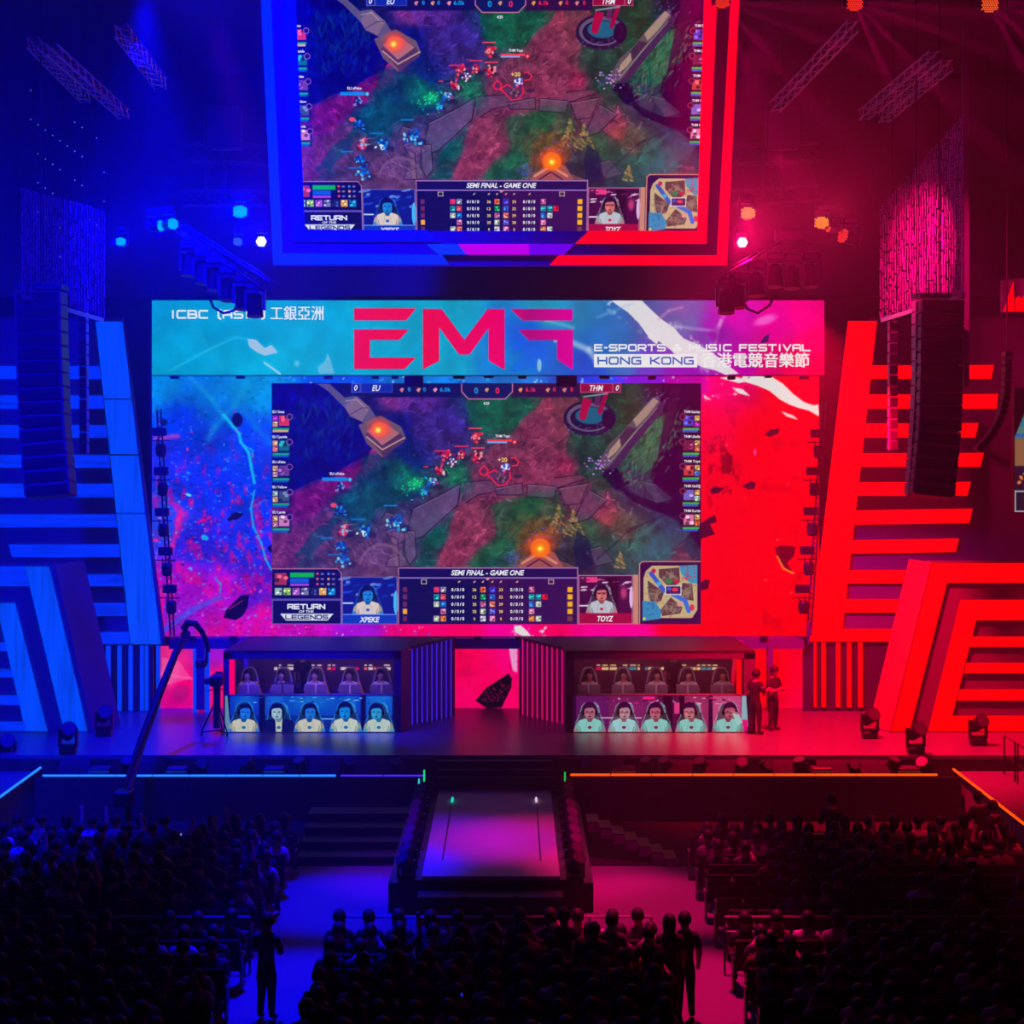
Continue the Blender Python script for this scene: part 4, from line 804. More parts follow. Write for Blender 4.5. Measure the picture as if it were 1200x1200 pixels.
for x0, x1, q in ((231, 240, 'dark square pillar between two blue bars left of the left booth'), (899, 905.5, 'dark pillar rising behind the two standing men on the right')):
    o = MB().box((0, 0, 0), ((x1 - x0) * 55.2 / F, .3, 1.95)).build('pillar', M['panel']); o.location = P((x0 + x1) / 2, 831, 55.3) + Vector((0, 0, .975)); tag(o, q, 'pillar')
for sx_ in (-1, 1):
    cx = (-13.6 if sx_ < 0 else 11.6)
    o = MB().box((0, 0, .97), (6, .12, 1.94)).build('recess_wall', surf('recess_black' + str(sx_), (.03, .03, .035), .7)); o.location = (cx, 55.5, 0)
    tag(o, 'dark low wall behind the upright %s light bars' % ('blue' if sx_ < 0 else 'red'), 'wall panel')
# beam between the two LED walls
bm_ = empty('stage_beam', (0, 55.6, 1.86), label='long dark beam under the main LED wall above the booths', cat='beam')
MB().box((-.75, 0, .15), (18.7, .7, .3)).build('beam_body', M['panel'], bm_)
for i in range(15): MB().box((-9.4 + i * 1.2, -.38, .33), (.22, .12, .1)).build('bracket', M['blackmetal'], bm_)

# ================================================================ people builder
def skin_mesh(name, verts, edges, rad, root, sub=1):
    """verts: joints, edges: bones, rad: radius (or pair) per joint -> one continuous body mesh"""
    me = bpy.data.meshes.new(name); me.from_pydata(verts, edges, []); bm = bmesh.new(); bm.from_mesh(me)
    lay = bm.verts.layers.skin.verify(); bm.verts.ensure_lookup_table()
    for i, v in enumerate(bm.verts):
        r = rad[i]; v[lay].radius = r if isinstance(r, tuple) else (r, r); v[lay].use_root = (i == root)
    bm.to_mesh(me); bm.free()
    o = bpy.data.objects.new(name, me); COL.objects.link(o)
    m = o.modifiers.new('s', 'SKIN'); m.use_smooth_shade = True; m.branch_smoothing = .6
    q = o.modifiers.new('u', 'SUBSURF'); q.levels = sub; q.render_levels = sub
    dg = bpy.context.evaluated_depsgraph_get(); dg.update()
    out = bpy.data.meshes.new_from_object(o.evaluated_get(dg)); out.name = name
    bpy.data.objects.remove(o)
    return out

def human(name, pose, shirt, legs='trousers', long_hair=False, face=-1, cap=False, detail=1):
    """pose: joints dict; face: -1 looks towards -Y, +1 towards +Y. Returns (body mesh, hair mesh)"""
    J = ['pelvis', 'waist', 'chest', 'neck', 'jaw', 'head', 'crown', 'shL', 'elL', 'wrL', 'haL', 'shR', 'elR', 'wrR', 'haR', 'hiL', 'knL', 'anL', 'toL', 'hiR', 'knR', 'anR', 'toR']
    ix = {k: i for i, k in enumerate(J)}
    E = [('pelvis', 'waist'), ('waist', 'chest'), ('chest', 'neck'), ('neck', 'jaw'), ('jaw', 'head'), ('head', 'crown'), ('chest', 'shL'), ('shL', 'elL'), ('elL', 'wrL'), ('wrL', 'haL'),
         ('chest', 'shR'), ('shR', 'elR'), ('elR', 'wrR'), ('wrR', 'haR'), ('pelvis', 'hiL'), ('hiL', 'knL'), ('knL', 'anL'), ('anL', 'toL'), ('pelvis', 'hiR'), ('hiR', 'knR'), ('knR', 'anR'), ('anR', 'toR')]
    R = dict(pelvis=(.165, .12), waist=(.16, .11), chest=(.175, .12), neck=.062, jaw=.086, head=.115, crown=.085, sh=.085, el=.058, wr=.038, ha=.042, hi=.115, kn=.08, an=.056, to=.05)
    vs = [pose[j] for j in J]; rad = [R.get(j, R.get(j[:2])) for j in J]
    me = skin_mesh(name, vs, [(ix[a], ix[b]) for a, b in E], rad, 0, detail)
    V = [Vector(p) for p in vs]
    mats = {'head': 0, 'crown': 0, 'jaw': 0}
    me.materials.clear()
    for m in (M['skin'], shirt, M[legs], M['hair'], M['black']): me.materials.append(m)
    segs = []
    for a, b in E:
        if b in ('jaw', 'head', 'crown'): mi = 0
        elif b[:2] in ('wr', 'ha'): mi = 0
        elif b[:2] in ('hi', 'kn', 'an'): mi = 2
        elif b[:2] == 'to': mi = 4
        else: mi = 1
        segs.append((V[ix[a]], V[ix[b]], mi))
    hd = Vector(pose['head'])
    idx = []
    for p in me.polygons:
        c = p.center; best = 9; bi = 1
        for a, b, mi in segs:
            d = b - a; t = max(0, min(1, (c - a).dot(d) / (d.length_squared + 1e-9))); q = (c - a - d * t).length - (.02 if mi == 0 else 0)
            if q < best: best = q; bi = mi
        idx.append(bi)
    me.polygons.foreach_set('material_index', idx); me.polygons.foreach_set('use_smooth', [True] * len(idx))
    # nose, as a small bump pulled out of the face
    hb = MB(); n = 12
    up = (Vector(pose['crown']) - Vector(pose['jaw'])).normalized(); fw = Vector((0, face, 0)); fw = (fw - up * fw.dot(up)).normalized(); sd = up.cross(fw)
    c0 = hd + up * .012 - fw * .012; vs2 = []; fs2 = []
    rows = 8
    for i in range(rows):
        for k in range(n):
            ph = 2 * math.pi * k / n; front = max(0, math.cos(ph)) ** 1.3
            tmax = math.radians(118) - front * math.radians(48)
            if long_hair: tmax = math.radians(140) - front * math.radians(85)
            th = tmax * i / (rows - 1); r = .124
            q = c0 + sd * math.sin(th) * math.sin(ph) * r * .95 + fw * math.sin(th) * math.cos(ph) * r * 1.08 + up * math.cos(th) * r * 1.12
            if long_hair and i >= rows - 2 and front < .3: q = q - up * (.12 if i == rows - 2 else .24)
            vs2.append(q)
    for i in range(rows - 1):
        for k in range(n): fs2.append((i * n + k, (i + 1) * n + k, (i + 1) * n + (k + 1) % n, i * n + (k + 1) % n))
    hb.add(vs2, fs2)
    hm = bpy.data.meshes.new('hair'); hm.from_pydata(hb.v, [], hb.f); hm.materials.append(M['hair'])
    hm.polygons.foreach_set('use_smooth', [True] * len(hm.polygons)); hm.update()
    return me, hm

def sit(lean=.0, turn=0, arms='lap', f=1):
    """seated, facing f*Y, origin under the seat centre at floor level"""
    s = dict(pelvis=(0, 0, .52), waist=(0, lean * .3 * f, .68), chest=(0, lean * .7 * f, .92), neck=(0, (lean + .01) * f, 1.10), jaw=(.01 * turn, (lean + .04) * f, 1.18), head=(.015 * turn, (lean + .05) * f, 1.26), crown=(.015 * turn, (lean + .045) * f, 1.33))
    for L, sg in (('L', -1), ('R', 1)):
        s['sh' + L] = (sg * .19, lean * .8 * f, 1.01)
        if arms == 'lap': s['el' + L] = (sg * .25, (lean + .05) * f, .74); s['wr' + L] = (sg * .14, (lean + .28) * f, .68); s['ha' + L] = (sg * .09, (lean + .36) * f, .68)
        elif arms == 'desk': s['el' + L] = (sg * .27, (lean + .16) * f, .82); s['wr' + L] = (sg * .17, (lean + .40) * f, .80); s['ha' + L] = (sg * .14, (lean + .49) * f, .79)
        elif arms == 'up' : s['el' + L] = (sg * .30, (lean + .12) * f, 1.15); s['wr' + L] = (sg * .22, (lean + .17) * f, 1.40); s['ha' + L] = (sg * .20, (lean + .17) * f, 1.49)
        elif arms == 'phone':
            s['el' + L] = (sg * .24, (lean + .14) * f, .86); s['wr' + L] = (sg * .09, (lean + .34) * f, 1.02); s['ha' + L] = (sg * .04, (lean + .38) * f, 1.09)
        elif arms == 'one':
            if sg > 0: s['elR'] = (.33, (lean + .05) * f, 1.2); s['wrR'] = (.30, (lean + .1) * f, 1.46); s['haR'] = (.29, (lean + .1) * f, 1.56)
            else: s['elL'] = (-.25, (lean + .05) * f, .74); s['wrL'] = (-.14, (lean + .28) * f, .68); s['haL'] = (-.09, (lean + .36) * f, .68)
        s['hi' + L] = (sg * .10, .06 * f, .50); s['kn' + L] = (sg * .13, .46 * f, .52); s['an' + L] = (sg * .13, .48 * f, .1); s['to' + L] = (sg * .14, .62 * f, .05)
    return s
def stand(arms='down', f=1, wide=.1, bend=0):
    s = dict(pelvis=(0, 0, .95), waist=(0, bend * .2 * f, 1.12), chest=(0, bend * .6 * f, 1.34), neck=(0, bend * f, 1.50), jaw=(0, (bend + .04) * f, 1.58), head=(0, (bend + .05) * f, 1.65), crown=(0, (bend + .045) * f, 1.71))
    for L, sg in (('L', -1), ('R', 1)):
        s['sh' + L] = (sg * .19, bend * .7 * f, 1.42)
        if arms == 'down': s['el' + L] = (sg * .235, -.01, 1.14); s['wr' + L] = (sg * .235, .07 * f, .90); s['ha' + L] = (sg * .225, .1 * f, .80)
        elif arms == 'front': s['el' + L] = (sg * .25, .05 * f, 1.13); s['wr' + L] = (sg * .12, .27 * f, 1.15); s['ha' + L] = (sg * .08, .35 * f, 1.18)
        elif arms == 'hold':
            s['el' + L] = (sg * .27, .08 * f, 1.15); s['wr' + L] = (sg * .20, .30 * f, 1.22); s['ha' + L] = (sg * .18, .38 * f, 1.26)
        s['hi' + L] = (sg * .09, 0, .90); s['kn' + L] = (sg * wide, .02 * f, .50); s['an' + L] = (sg * (wide + .02), -.02 * f, .09); s['to' + L] = (sg * (wide + .04), .14 * f, .05)
    return s
def person(body, hair, loc, rz, label, group=None, name='person'):
    o = bpy.data.objects.new(name, body); COL.objects.link(o); o.location = loc; o.rotation_euler = (0, 0, rz)
    tag(o, label, 'person', group)
    h = bpy.data.objects.new('hair', hair); COL.objects.link(h); h.parent = o
    return o

# ================================================================ players' booths
M['trimgrey'] = surf('chair_trim', (.42, .38, .42), .5)
def gaming_chair(loc, label, group, frame=M['chairwhite']):
    c = empty('gaming_chair', loc, label=label, cat='chair', group=group)
    MB().box((0, 0, .46), (.5, .5, .1), bev=.03).build('seat', M['plastic'], c)
    pts = [(-.2, .24, .5), (.2, .24, .5), (.25, .3, .95), (.19, .34, 1.24), (.1, .35, 1.36), (-.1, .35, 1.36), (-.19, .34, 1.24), (-.25, .3, .95)]
    bk_ = MB().prism(pts, (0, .08, 0)).build('backrest', M['plastic'], c)
    MB().tube([(-.25, .28, .95), (-.20, .31, 1.18), (-.15, .33, 1.31), (-.07, .34, 1.37), (.07, .34, 1.37), (.15, .33, 1.31), (.20, .31, 1.18), (.25, .28, .95)], .03, 6).build('backrest_trim', M['trimgrey'], bk_)
    for sg in (-1, 1): MB().box((sg * .29, 0, .66), (.06, .32, .04)).box((sg * .29, .02, .55), (.03, .05, .2)).build('armrest', M['plastic'], c)
    b = MB().tube([(0, 0, .1), (0, 0, .42)], .03, 8)
    for k in range(5): a = k * 1.2566; b.tube([(0, 0, .1), (.28 * math.cos(a), .28 * math.sin(a), .05)], .02, 6)
    b.build('base', M['blackmetal'], c)
    return c
def monitor(loc, label, group):
    c = empty('monitor', loc, label=label, cat='monitor', group=group)
    MB().box((0, 0, .24), (.29, .03, .25), bev=.008).build('screen_housing', M['monback'], c)
    MB().box((0, .02, .06), (.04, .03, .12)).box((0, .02, .008), (.18, .14, .014)).build('stand', M['blackmetal'], c)
    return c
M['monback'] = surf('monitor_back', (.22, .2, .22), .5)
JER = {}
for nm, c in (('cream', (.62, .55, .5)), ('navy', (.03, .04, .09)), ('mint', (.45, .52, .5)), ('crew', (.03, .03, .04))): JER[nm] = surf(nm + '_jersey', c, .85)
desk_body = {k: human('seated_player_' + k, sit(.06, 0, 'desk', -1), JER[k], face=-1, detail=2) for k in ('cream', 'navy', 'mint')}
coach_body = human('standing_coach', stand('down', -1), JER['crew'], face=-1, detail=2)

DP = 51.6; zf = .15
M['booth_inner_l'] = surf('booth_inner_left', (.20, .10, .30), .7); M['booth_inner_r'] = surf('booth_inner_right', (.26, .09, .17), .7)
def booth(side):
    L = side == 'left'
    fx = (lambda x: x) if L else (lambda x: 1147 - x + 0)     # mirrored frame coordinates
    b = empty('player_booth', P(365 if L else 775, 858, DP), label='%s player booth, open-fronted box with five players in %s light' % (side, 'violet-blue' if L else 'dusky red'), cat='booth')
    o = b.location; X = lambda x: (x - 600) * DP / F - o.x
    xl, xr = (262, 470) if L else (663, 885); il, ir = (272, 462) if L else (673, 872)
    blk = M['panel']; dpt = 3.3; H = 2.16
    z1 = CAMH - (772 - HOR) * DP / F; z0 = CAMH - (814.5 - HOR) * DP / F
    fr = MB()
    fr.box(((X(xl) + X(il)) / 2, .1, H / 2), (X(il) - X(xl), .25, H)); fr.box(((X(xr) + X(ir)) / 2, .1, H / 2), (X(xr) - X(ir), .25, H))
    fr.box(((X(xl) + X(xr)) / 2, .1, (z1 + H) / 2), (X(xr) - X(xl), .25, H - z1)); fr.box(((X(xl) + X(xr)) / 2, .1, z0 - .02), (X(xr) - X(xl), .24, .05))
    fr.build('front_frame', blk, b)
    # roof flares to the inner side, matching the slatted wing
    inn0 = P(482, 780, 53.0).x - o.x if L else P(660, 780, 52.3).x - o.x; inn1 = P(533, 760, 55).x - o.x if L else P(608, 760, 55).x - o.x
    if L: roof = [(X(xl), 0, H), (X(xr), 0, H), (inn0, 1.2, H), (inn1, 3.4, H), (X(xl) + .2, 3.4, H)]
    else: roof = [(X(xr), 0, H), (X(xr) - .2, 3.4, H), (inn1, 3.4, H), (inn0, .8, H), (X(xl), 0, H)]
    MB().prism(roof, (0, 0, .08)).build('roof', M['black'], b)
    inner = M['booth_inner_l'] if L else M['booth_inner_r']
    MB().box(((X(xl) + X(xr)) / 2, dpt, H / 2), (X(xr) - X(xl), .08, H)).build('rear_wall', inner, b)
    for x in (xl + 1, xr - 1): MB().box((X(x), dpt / 2, H / 2), (.06, dpt, H)).build('side_wall', inner, b)
    MB().box(((X(xl) + X(xr)) / 2, dpt / 2, zf / 2), (X(xr) - X(xl) - .1, dpt - .3, zf)).build('platform', M['black'], b)
    # sponsor strip on the rear wall
    sp = MB(); rr = random.Random(4 if L else 9); cols = []
    zz = 1.33
    x = X(il) + .75
    while x < X(ir) - .35:
        wd = rr.uniform(.05, .22); sp.box((x + wd / 2, dpt - .06, zz), (wd, .02, .075), mi=rr.choice([0, 0, 1, 2])); 
        if rr.random() < .6: sp.box((x + wd / 2, dpt - .06, zz + .1), (wd * .8, .02, .03), mi=0)
        x += wd + rr.choice([.03, .04, .16])
    sp.build('sponsor_strip', [glow('sponsor_cream' + side, (230, 190, 130) if not L else (230, 200, 200), .8), glow('sponsor_pink' + side, (220, 0, 80)), glow('sponsor_teal' + side, (30, 120, 140) if not L else (200, 90, 70))], b)
    # glowing upright slot beside the players
    xs = (269, 275) if L else (863, 869)
    MB().prism([Vector((X(xs[0]), -.035, z0 + .02)), Vector((X(xs[1]), -.035, z0 + .02)), Vector((X(xs[1]), -.035, z1 - .02)), Vector((X(xs[0]), -.035, z1 - .02))], (0, .05, 0)).build('side_light', glow('slot_' + side, (255, 0, 90) if L else (255, 4, 0)), b)
    # lower player-camera screen
    c = Cv(262.5 if L else 671, 815, 465 if L else 885, 857.3, 2.2, col=(3, 6, 70) if L else (40, 4, 48), seed=41 if L else 43)
    if L:
        for x0, x1, cc in ((270, 304, (4, 50, 190)), (311, 334, (20, 70, 200)), (334, 396, (4, 70, 190)), (396, 423, (4, 60, 190)), (429, 460, (4, 80, 200))):
            c.rect(x0, 815, x1, 857, cc); c.ell((x0 + x1) / 2, 822, (x1 - x0) / 1.6, 14, (10, 130, 215), .6, 1); c.rect(x0, 838, x1, 857, (4, 12, 100), .5)
        for k in range(40): c.rect(*(lambda a, b_, w_: (a, b_, a + w_, b_ + c.rng.uniform(.6, 1.4)))(c.rng.uniform(285, 455), c.rng.uniform(816, 823), c.rng.uniform(1, 6)), [(160, 210, 245), (40, 130, 230), (6, 30, 110)][c.rng.randint(3)], .8)
        c.rect(377, 841.5, 394, 842.6, (130, 190, 250)); c.poly([(264, 815), (267, 815), (269, 840), (272, 857), (264, 857)], (120, 170, 190), .8)
        CR = (196, 196, 176)
        for x, fc, sh, tl, jk in ((286, (20, 110, 225), CR, 1.6, None), (327, (150, 186, 200), CR, -2.2, (6, 14, 84)), (363, (24, 110, 210), CR, .8, None), (405.5, (10, 130, 220), (190, 204, 190), -1.2, None), (444, (40, 150, 205), (180, 200, 190), -2.6, None)):
            portrait(c, x, 815, 857.4, 1.06 if x != 405.5 else 1.1, fc, sh, (4, 10, 84), (60, 170, 235), jacket=jk, tilt=tl, logo=(10, 110, 160))
    else:
        for x0, x1, cc in ((675, 713, (90, 20, 90)), (713, 770, (110, 26, 84)), (770, 798, (80, 12, 60)), (798, 830, (150, 40, 90)), (835, 868, (190, 70, 120))):
            c.rect(x0, 815, x1, 857, cc); c.ell((x0 + x1) / 2, 830, (x1 - x0) / 2, 14, [min(255, v * 1.4) for v in cc], .5, 1)
        for k in range(60): c.rect(*(lambda a, b_, w_: (a, b_, a + w_, b_ + c.rng.uniform(.6, 1.6)))(c.rng.uniform(690, 866), c.rng.uniform(816, 825), c.rng.uniform(1, 6)), [(230, 200, 230), (240, 40, 130), (60, 4, 50)][c.rng.randint(3)], .8)
        c.rect(753, 816, 767, 819, (250, 30, 130)); c.rect(695, 840.3, 752, 841.4, (220, 190, 220)); c.rect(777, 815, 788, 857, (24, 2, 30)); c.rect(796, 815, 802, 857, (24, 2, 30)); c.rect(790, 823, 796, 836, (220, 60, 130))
        c.poly([(869, 815), (874, 815), (877, 850), (868, 857)], (150, 190, 200), .9); c.poly([(868, 843), (876, 843), (876, 857), (870, 857)], (240, 0, 110), .9)
        MT = (130, 196, 190)
        for x, fc, sh, tl in ((691, (170, 100, 120), MT, 0), (731, (180, 130, 140), (150, 200, 205), .8), (768.5, (180, 90, 110), MT, -.8), (810, (190, 110, 120), MT, -2.4), (853, (170, 80, 100), MT, 2)):
            portrait(c, x, 815, 857.4, 1.08, fc, sh, (40, 4, 50), (150, 190, 205), tilt=tl, logo=(120, 40, 70)); c.line([(x - 5, 835), (x + 5, 835)], .7, (60, 10, 50), .8)
        c.poly([(858, 836), (864, 834), (870, 846), (864, 850)], (150, 200, 195)); c.line([(857, 833), (864, 836)], 2.4, (190, 100, 120))
    if not L: c.poly([(874, 814), (886, 814), (886, 858), (877, 858)], (20, 2, 26))
    px = c.build('player_camera_screen', DP, b, origin=(365 if L else 775, 858), y=-.06)
    MB().box(((X(xl) + X(xr)) / 2, .02, .5), (X(xr) - X(xl) - .05, .12, 1.0)).build('screen_cabinet', M['black'], b)
    # slatted flank
    s0, s1 = (P(482, 849, 52.9), P(533, 840, 54.6)) if L else (P(660, 848, 52.9), P(608, 837, 55.0))
    t0, t1 = (P(482, 761, 52.9), P(533, 748, 54.6)) if L else (P(660, 760, 52.9), P(608, 747, 55.0))
    sm = glow('slat_light_' + side, (62, 32, 235) if L else (236, 6, 120)); n = 9
    s0, s1, t0, t1 = [v - o for v in (s0, s1, t0, t1)]
    flank = MB().prism([s0 + Vector((0, .08, 0)), s1 + Vector((0, .08, 0)), t1 + Vector((0, .08, 0)), t0 + Vector((0, .08, 0))], (0, .1, 0)).build('flank_wall', blk, b)
    front = Vector((X(xr) if L else X(xl), 0, 0))
    MB().prism([front, s0 + Vector((0, .1, 0)), t0 + Vector((0, .1, 0)), front + Vector((0, 0, H))], (0, .06, 0)).build('corner_panel', blk, b)
    for i in range(n):
        t = (i + .1) / n; p = s0.lerp(s1, t); q = t0.lerp(t1, t); wv = (s1 - s0) / n * .22
        f_ = MB().prism([p, p + wv, q + wv, q], (0, -.05, 0)).build('slat', M['panel'], b)
        f_.data.materials[0] = sm
    # desk inside
    d = empty('gaming_desk', Vector((o.x, DP + .75, zf)), label='long dark desk across the front of the %s booth' % side, cat='desk')
    wdt = X(ir) - X(il) - .2; cxm = (X(ir) + X(il)) / 2
    MB().box((cxm, 0, .68), (wdt, .6, .04)).build('desktop', M['plastic'], d)
    for k in range(4): MB().box((cxm - wdt / 2 + .1 + k * (wdt - .2) / 3, 0, .33), (.05, .5, .66)).build('leg', M['blackmetal'], d)
    ps = [291, 331, 370, 410, 447] if L else [690, 730, 769, 806, 846]
    names = ['outer left', 'second from left', 'middle', 'second from right', 'rightmost']
    for i, x in enumerate(ps):
        wx = (x - 600) * (DP + 1.7) / F
        kind = ('navy' if i == 1 else 'cream') if L else 'mint'
        bd, hr = desk_body[kind]
        person(bd, hr, (wx, DP + 1.55, zf - .02), 0, '%s player seated in the %s booth, headset on, facing the crowd' % (names[i], side), 'players in the %s booth' % side)
        gaming_chair((wx, DP + 1.65, zf), '%s white-trimmed gaming chair in the %s booth' % (names[i], side), 'gaming chairs in the %s booth' % side)
        for dx, q in ((-.17, 'left'), (.17, 'right')):
            monitor(((x - 600) * (DP + .7) / F + dx, DP + .72, zf + .70), '%s grey-backed monitor before the %s player in the %s booth' % (q, names[i], side), 'monitors in the %s booth' % side)
        if L and i in (0, 2, 3):
            j = MB().prism([(-.08, 0, 0), (.16, 0, 0), (.02, .02, .42), (-.06, .02, .44)], (0, .06, 0)).build('jacket', M['orange']); j.location = (wx + .30, DP + 1.35, zf + .62)
            tag(j, 'orange jacket hanging beside the %s player in the left booth' % names[i], 'jacket', 'orange jackets in the left booth')
    cx_ = 355 if L else 789
    person(coach_body[0], coach_body[1], ((cx_ - 600) * 54.2 / F, 54.2, zf), 0, 'person in black standing behind the players in the %s booth' % side)
    la = bpy.data.lights.new('booth_fill', 'AREA'); la.shape = 'RECTANGLE'; la.size = 4; la.size_y = .4; la.energy = 34; la.color = (.6, .28, .9) if L else (.85, .25, .4)  # unseen fill light added under the roof for players and monitor backs
    lo_ = bpy.data.objects.new('booth_fill', la); COL.objects.link(lo_); lo_.location = (o.x, DP + .3, H - .08); lo_.rotation_euler = (math.radians(38), 0, 0)
    return b
booth('left'); booth('right')

# ================================================================ crew by the right booth
crew_mat = surf('crew_black', (.03, .03, .035), .85)
b1 = human('crew_holding', stand('hold', 1, .13), crew_mat, face=1, detail=2); b2 = human('crew_standing', stand('front', -1, .09), crew_mat, face=-1, detail=2)
person(b1[0], b1[1], P(885, 861, 51.2).xy.to_3d(), math.radians(-50), 'man in black standing by the right booth holding a small camera rig')
person(b2[0], b2[1], P(906, 856.5, 51.9).xy.to_3d(), math.radians(40), 'man in black standing in front of the dark pillar right of the right booth')
rg = empty('camera_rig', P(894, 861, 51.0).xy.to_3d() + Vector((0, 0, 1.18)), label='small handheld camera rig held by the man beside the right booth', cat='camera')
MB().box((0, 0, .1), (.16, .1, .12), bev=.02).build('camera_body', M['blackmetal'], rg); MB().tube([(-.12, 0, .02), (.2, 0, .02)], .015).tube([(.02, 0, .02), (.02, 0, -.1)], .02).build('handle', M['blackmetal'], rg); MB().tube([(0, -.05, .1), (0, -.16, .1)], .035).build('lens', M['plastic'], rg)
# ================================================================ hanging centre screen, tilted towards the hall
HB = P(586, 270, 46.0); HT = P(586, 0, 44.06)
hup = (HT - HB).normalized(); hang_a = math.atan2(-(hup.y), hup.z)
hn = Vector((0, -hup.z, hup.y)).normalized()          # towards the hall
CAM = Vector((0, 0, CAMH))
def H(px, py, off=0.0):
    """a point of the tilted screen plane"""
    d = P(px, py, 1.0) - CAM
    t = (HB - CAM + hn * off).dot(hn) / d.dot(hn)
    return CAM + d * t
ho = H(586, 217) + hup * ((671 - GO[1]) * DW / F * .799)
hang = empty('hanging_screen', ho, label='big tilted screen hanging over the stage, frame half blue half red', cat='screen')
for o in list(wall.children):
    if o.name.split('.')[0] in ('game_picture', 'lettering'):
        c = o.copy(); COL.objects.link(c); c.parent = hang
        c.location = hn * .0; c.rotation_euler = (hang_a, 0, 0); c.scale = (.779, 1, .799)
def hshape(pts, mat, name='frame_light', off=.08, th=.05):
    return MB().prism([H(x, y, off) - ho for x, y in pts], -hn * th).build(name, mat, hang)
HBL = glow('frame_blue', (0, 6, 255), 1.0); HBL2 = glow('frame_blue_bright', (0, 40, 255), 1.0); HRD = glow('frame_red', (255, 0, 28), 1.0); HMG = glow('frame_magenta', (190, 0, 235), 1.0); HVI = glow('frame_violet', (110, 0, 235), 1.0); HBB = glow('frame_azure', (0, 50, 255), 1.0)
TOP = -34
hshape([(333 - 2, TOP), (347 - 2, TOP), (357, 270), (500, 270), (516, 284), (343, 284)], HBL, 'left_inner_light')
hshape([(305, TOP), (315.5, TOP), (331, 297), (518, 299), (526, 310), (320, 310)], HBL2, 'left_outer_light')
hshape([(690, 271), (817, 271), (826, TOP), (842, TOP), (828, 286), (674, 286)], HRD, 'right_inner_light')
hshape([(655, 299.5), (840, 299.5), (858, TOP), (868, TOP), (852, 311), (644, 311)], HRD, 'right_outer_light')
hshape([(500, 286.5), (537, 286.5), (548, 298.5), (514, 298.5)], HBB, 'centre_bar_left'); hshape([(537, 286.5), (620, 286.5), (620, 298.5), (546, 298.5)], HMG, 'centre_bar'); hshape([(620, 286.5), (673, 286.5), (661, 298.5), (620, 298.5)], HVI, 'centre_bar_right')
hshape([(304, TOP), (870, TOP), (852, 312), (320, 312)], M['panel'], 'casing', off=-.05, th=.5)
hshape([(314, TOP), (334, TOP), (343, 285), (516, 285), (516, 299), (329, 299)], M['panel'], 'left_gap', .05); hshape([(672, 286), (829, 286), (840, TOP), (859, TOP), (841, 299), (660, 299)], M['panel'], 'right_gap', .05)
hshape([(498, 271.2), (692, 271.2), (674, 286), (516, 286)], M['panel'], 'centre_gap', .05)
hshape([(320, 310.6), (852, 311.4), (852, 312.8), (320, 312)], M['alu'], 'bottom_trim', .1)
for x in (420, 750):
    p = H(x, -30) - ho
    MB().tube([p - hn * .4, (p.x, p.y + .4, 19.6 - ho.z)], .03).build('suspension_cable', M['cable'], hang)

# dark header truss zone above the banner
tz = empty('truss_cover', (0, 56.2, 12.3), label='dark fascia panel hiding the truss above the banner screen', cat='panel')
MB().box((0, 0, 1.1), (34, .3, 2.2)).build('cover', surf('fascia_cloth', (.045, .045, .05), .9), tz)

# ================================================================ trusses
def truss(a, b, s=.3, label='', group=None, mat=None, r=.028):
    a = Vector(a); b = Vector(b); d = (b - a); L = d.length; u = d.normalized()
    v = u.cross(Vector((0, 0, 1))) if abs(u.z) < .95 else u.cross(Vector((1, 0, 0))); v.normalize(); w_ = u.cross(v).normalized()
    o = empty('truss', a, label=label, cat='truss', group=group)
    cs = [v * s / 2 + w_ * s / 2, v * -s / 2 + w_ * s / 2, v * -s / 2 - w_ * s / 2, v * s / 2 - w_ * s / 2]
    m = MB()
    for c in cs: m.tube([c, c + d], r, 6)
    m.build('chords', mat or M['alu'], o)
    m = MB(); n = max(2, int(L / (s * 1.2)))
    for i in range(n):
        for k in range(4):
            c0 = cs[k]; c1 = cs[(k + 1) % 4]; 
            if i % 2: c0, c1 = c1, c0
            m.tube([c0 + u * (L * i / n), c1 + u * (L * (i + 1) / n)], r * .55, 4)
    m.build('braces', mat or M['alu'], o)
    return o
TD = surf('dark_truss', (.12, .12, .13), .45, .5)
truss(P(215, 178, 52), P(312, 182, 52), .5, 'square dark truss beside the hanging screen, upper left, top run', mat=TD)
truss(P(215, 232, 52), P(312, 232, 52), .4, 'dark truss run under the upper left lighting rig', mat=TD)
truss(P(252, 140, 52), P(252, 232, 52), .5, 'upright dark truss section in the upper left rig', mat=TD)
truss(P(858, 182, 52), P(962, 178, 52), .5, 'square dark truss beside the hanging screen, upper right, top run', mat=TD)
truss(P(858, 232, 52), P(962, 226, 52), .4, 'dark truss run under the upper right lighting rig', mat=TD)
truss(P(905, 130, 52), P(905, 232, 52), .5, 'upright dark truss section in the upper right rig', mat=TD)
truss(P(908, 126, 50), P(1000, 30, 44), .25, 'slanting truss catching red light, upper right, nearest the hanging screen')
truss(P(1012, 135, 50), P(1095, 66, 44), .25, 'slanting truss, upper right, second from the hanging screen')
truss(P(1035, 138, 50), P(1110, 76, 44), .25, 'slanting truss, upper right, furthest right of the group')
truss(P(100, 115, 50), P(38, 50, 44), .25, 'faint slanting truss high on the upper left, outer one')
truss(P(146, 134, 50), P(60, 58, 44), .25, 'faint slanting truss high on the upper left, middle one')
truss(P(188, 98, 50), P(142, 36, 44), .3, 'faint slanting truss high on the upper left nearest the hanging screen')
truss(P(186, 480, 54.9), P(202, 745, 54.9), .12, 'thin vertical ladder truss on the left edge of the LED wall', mat=TD, r=.014)
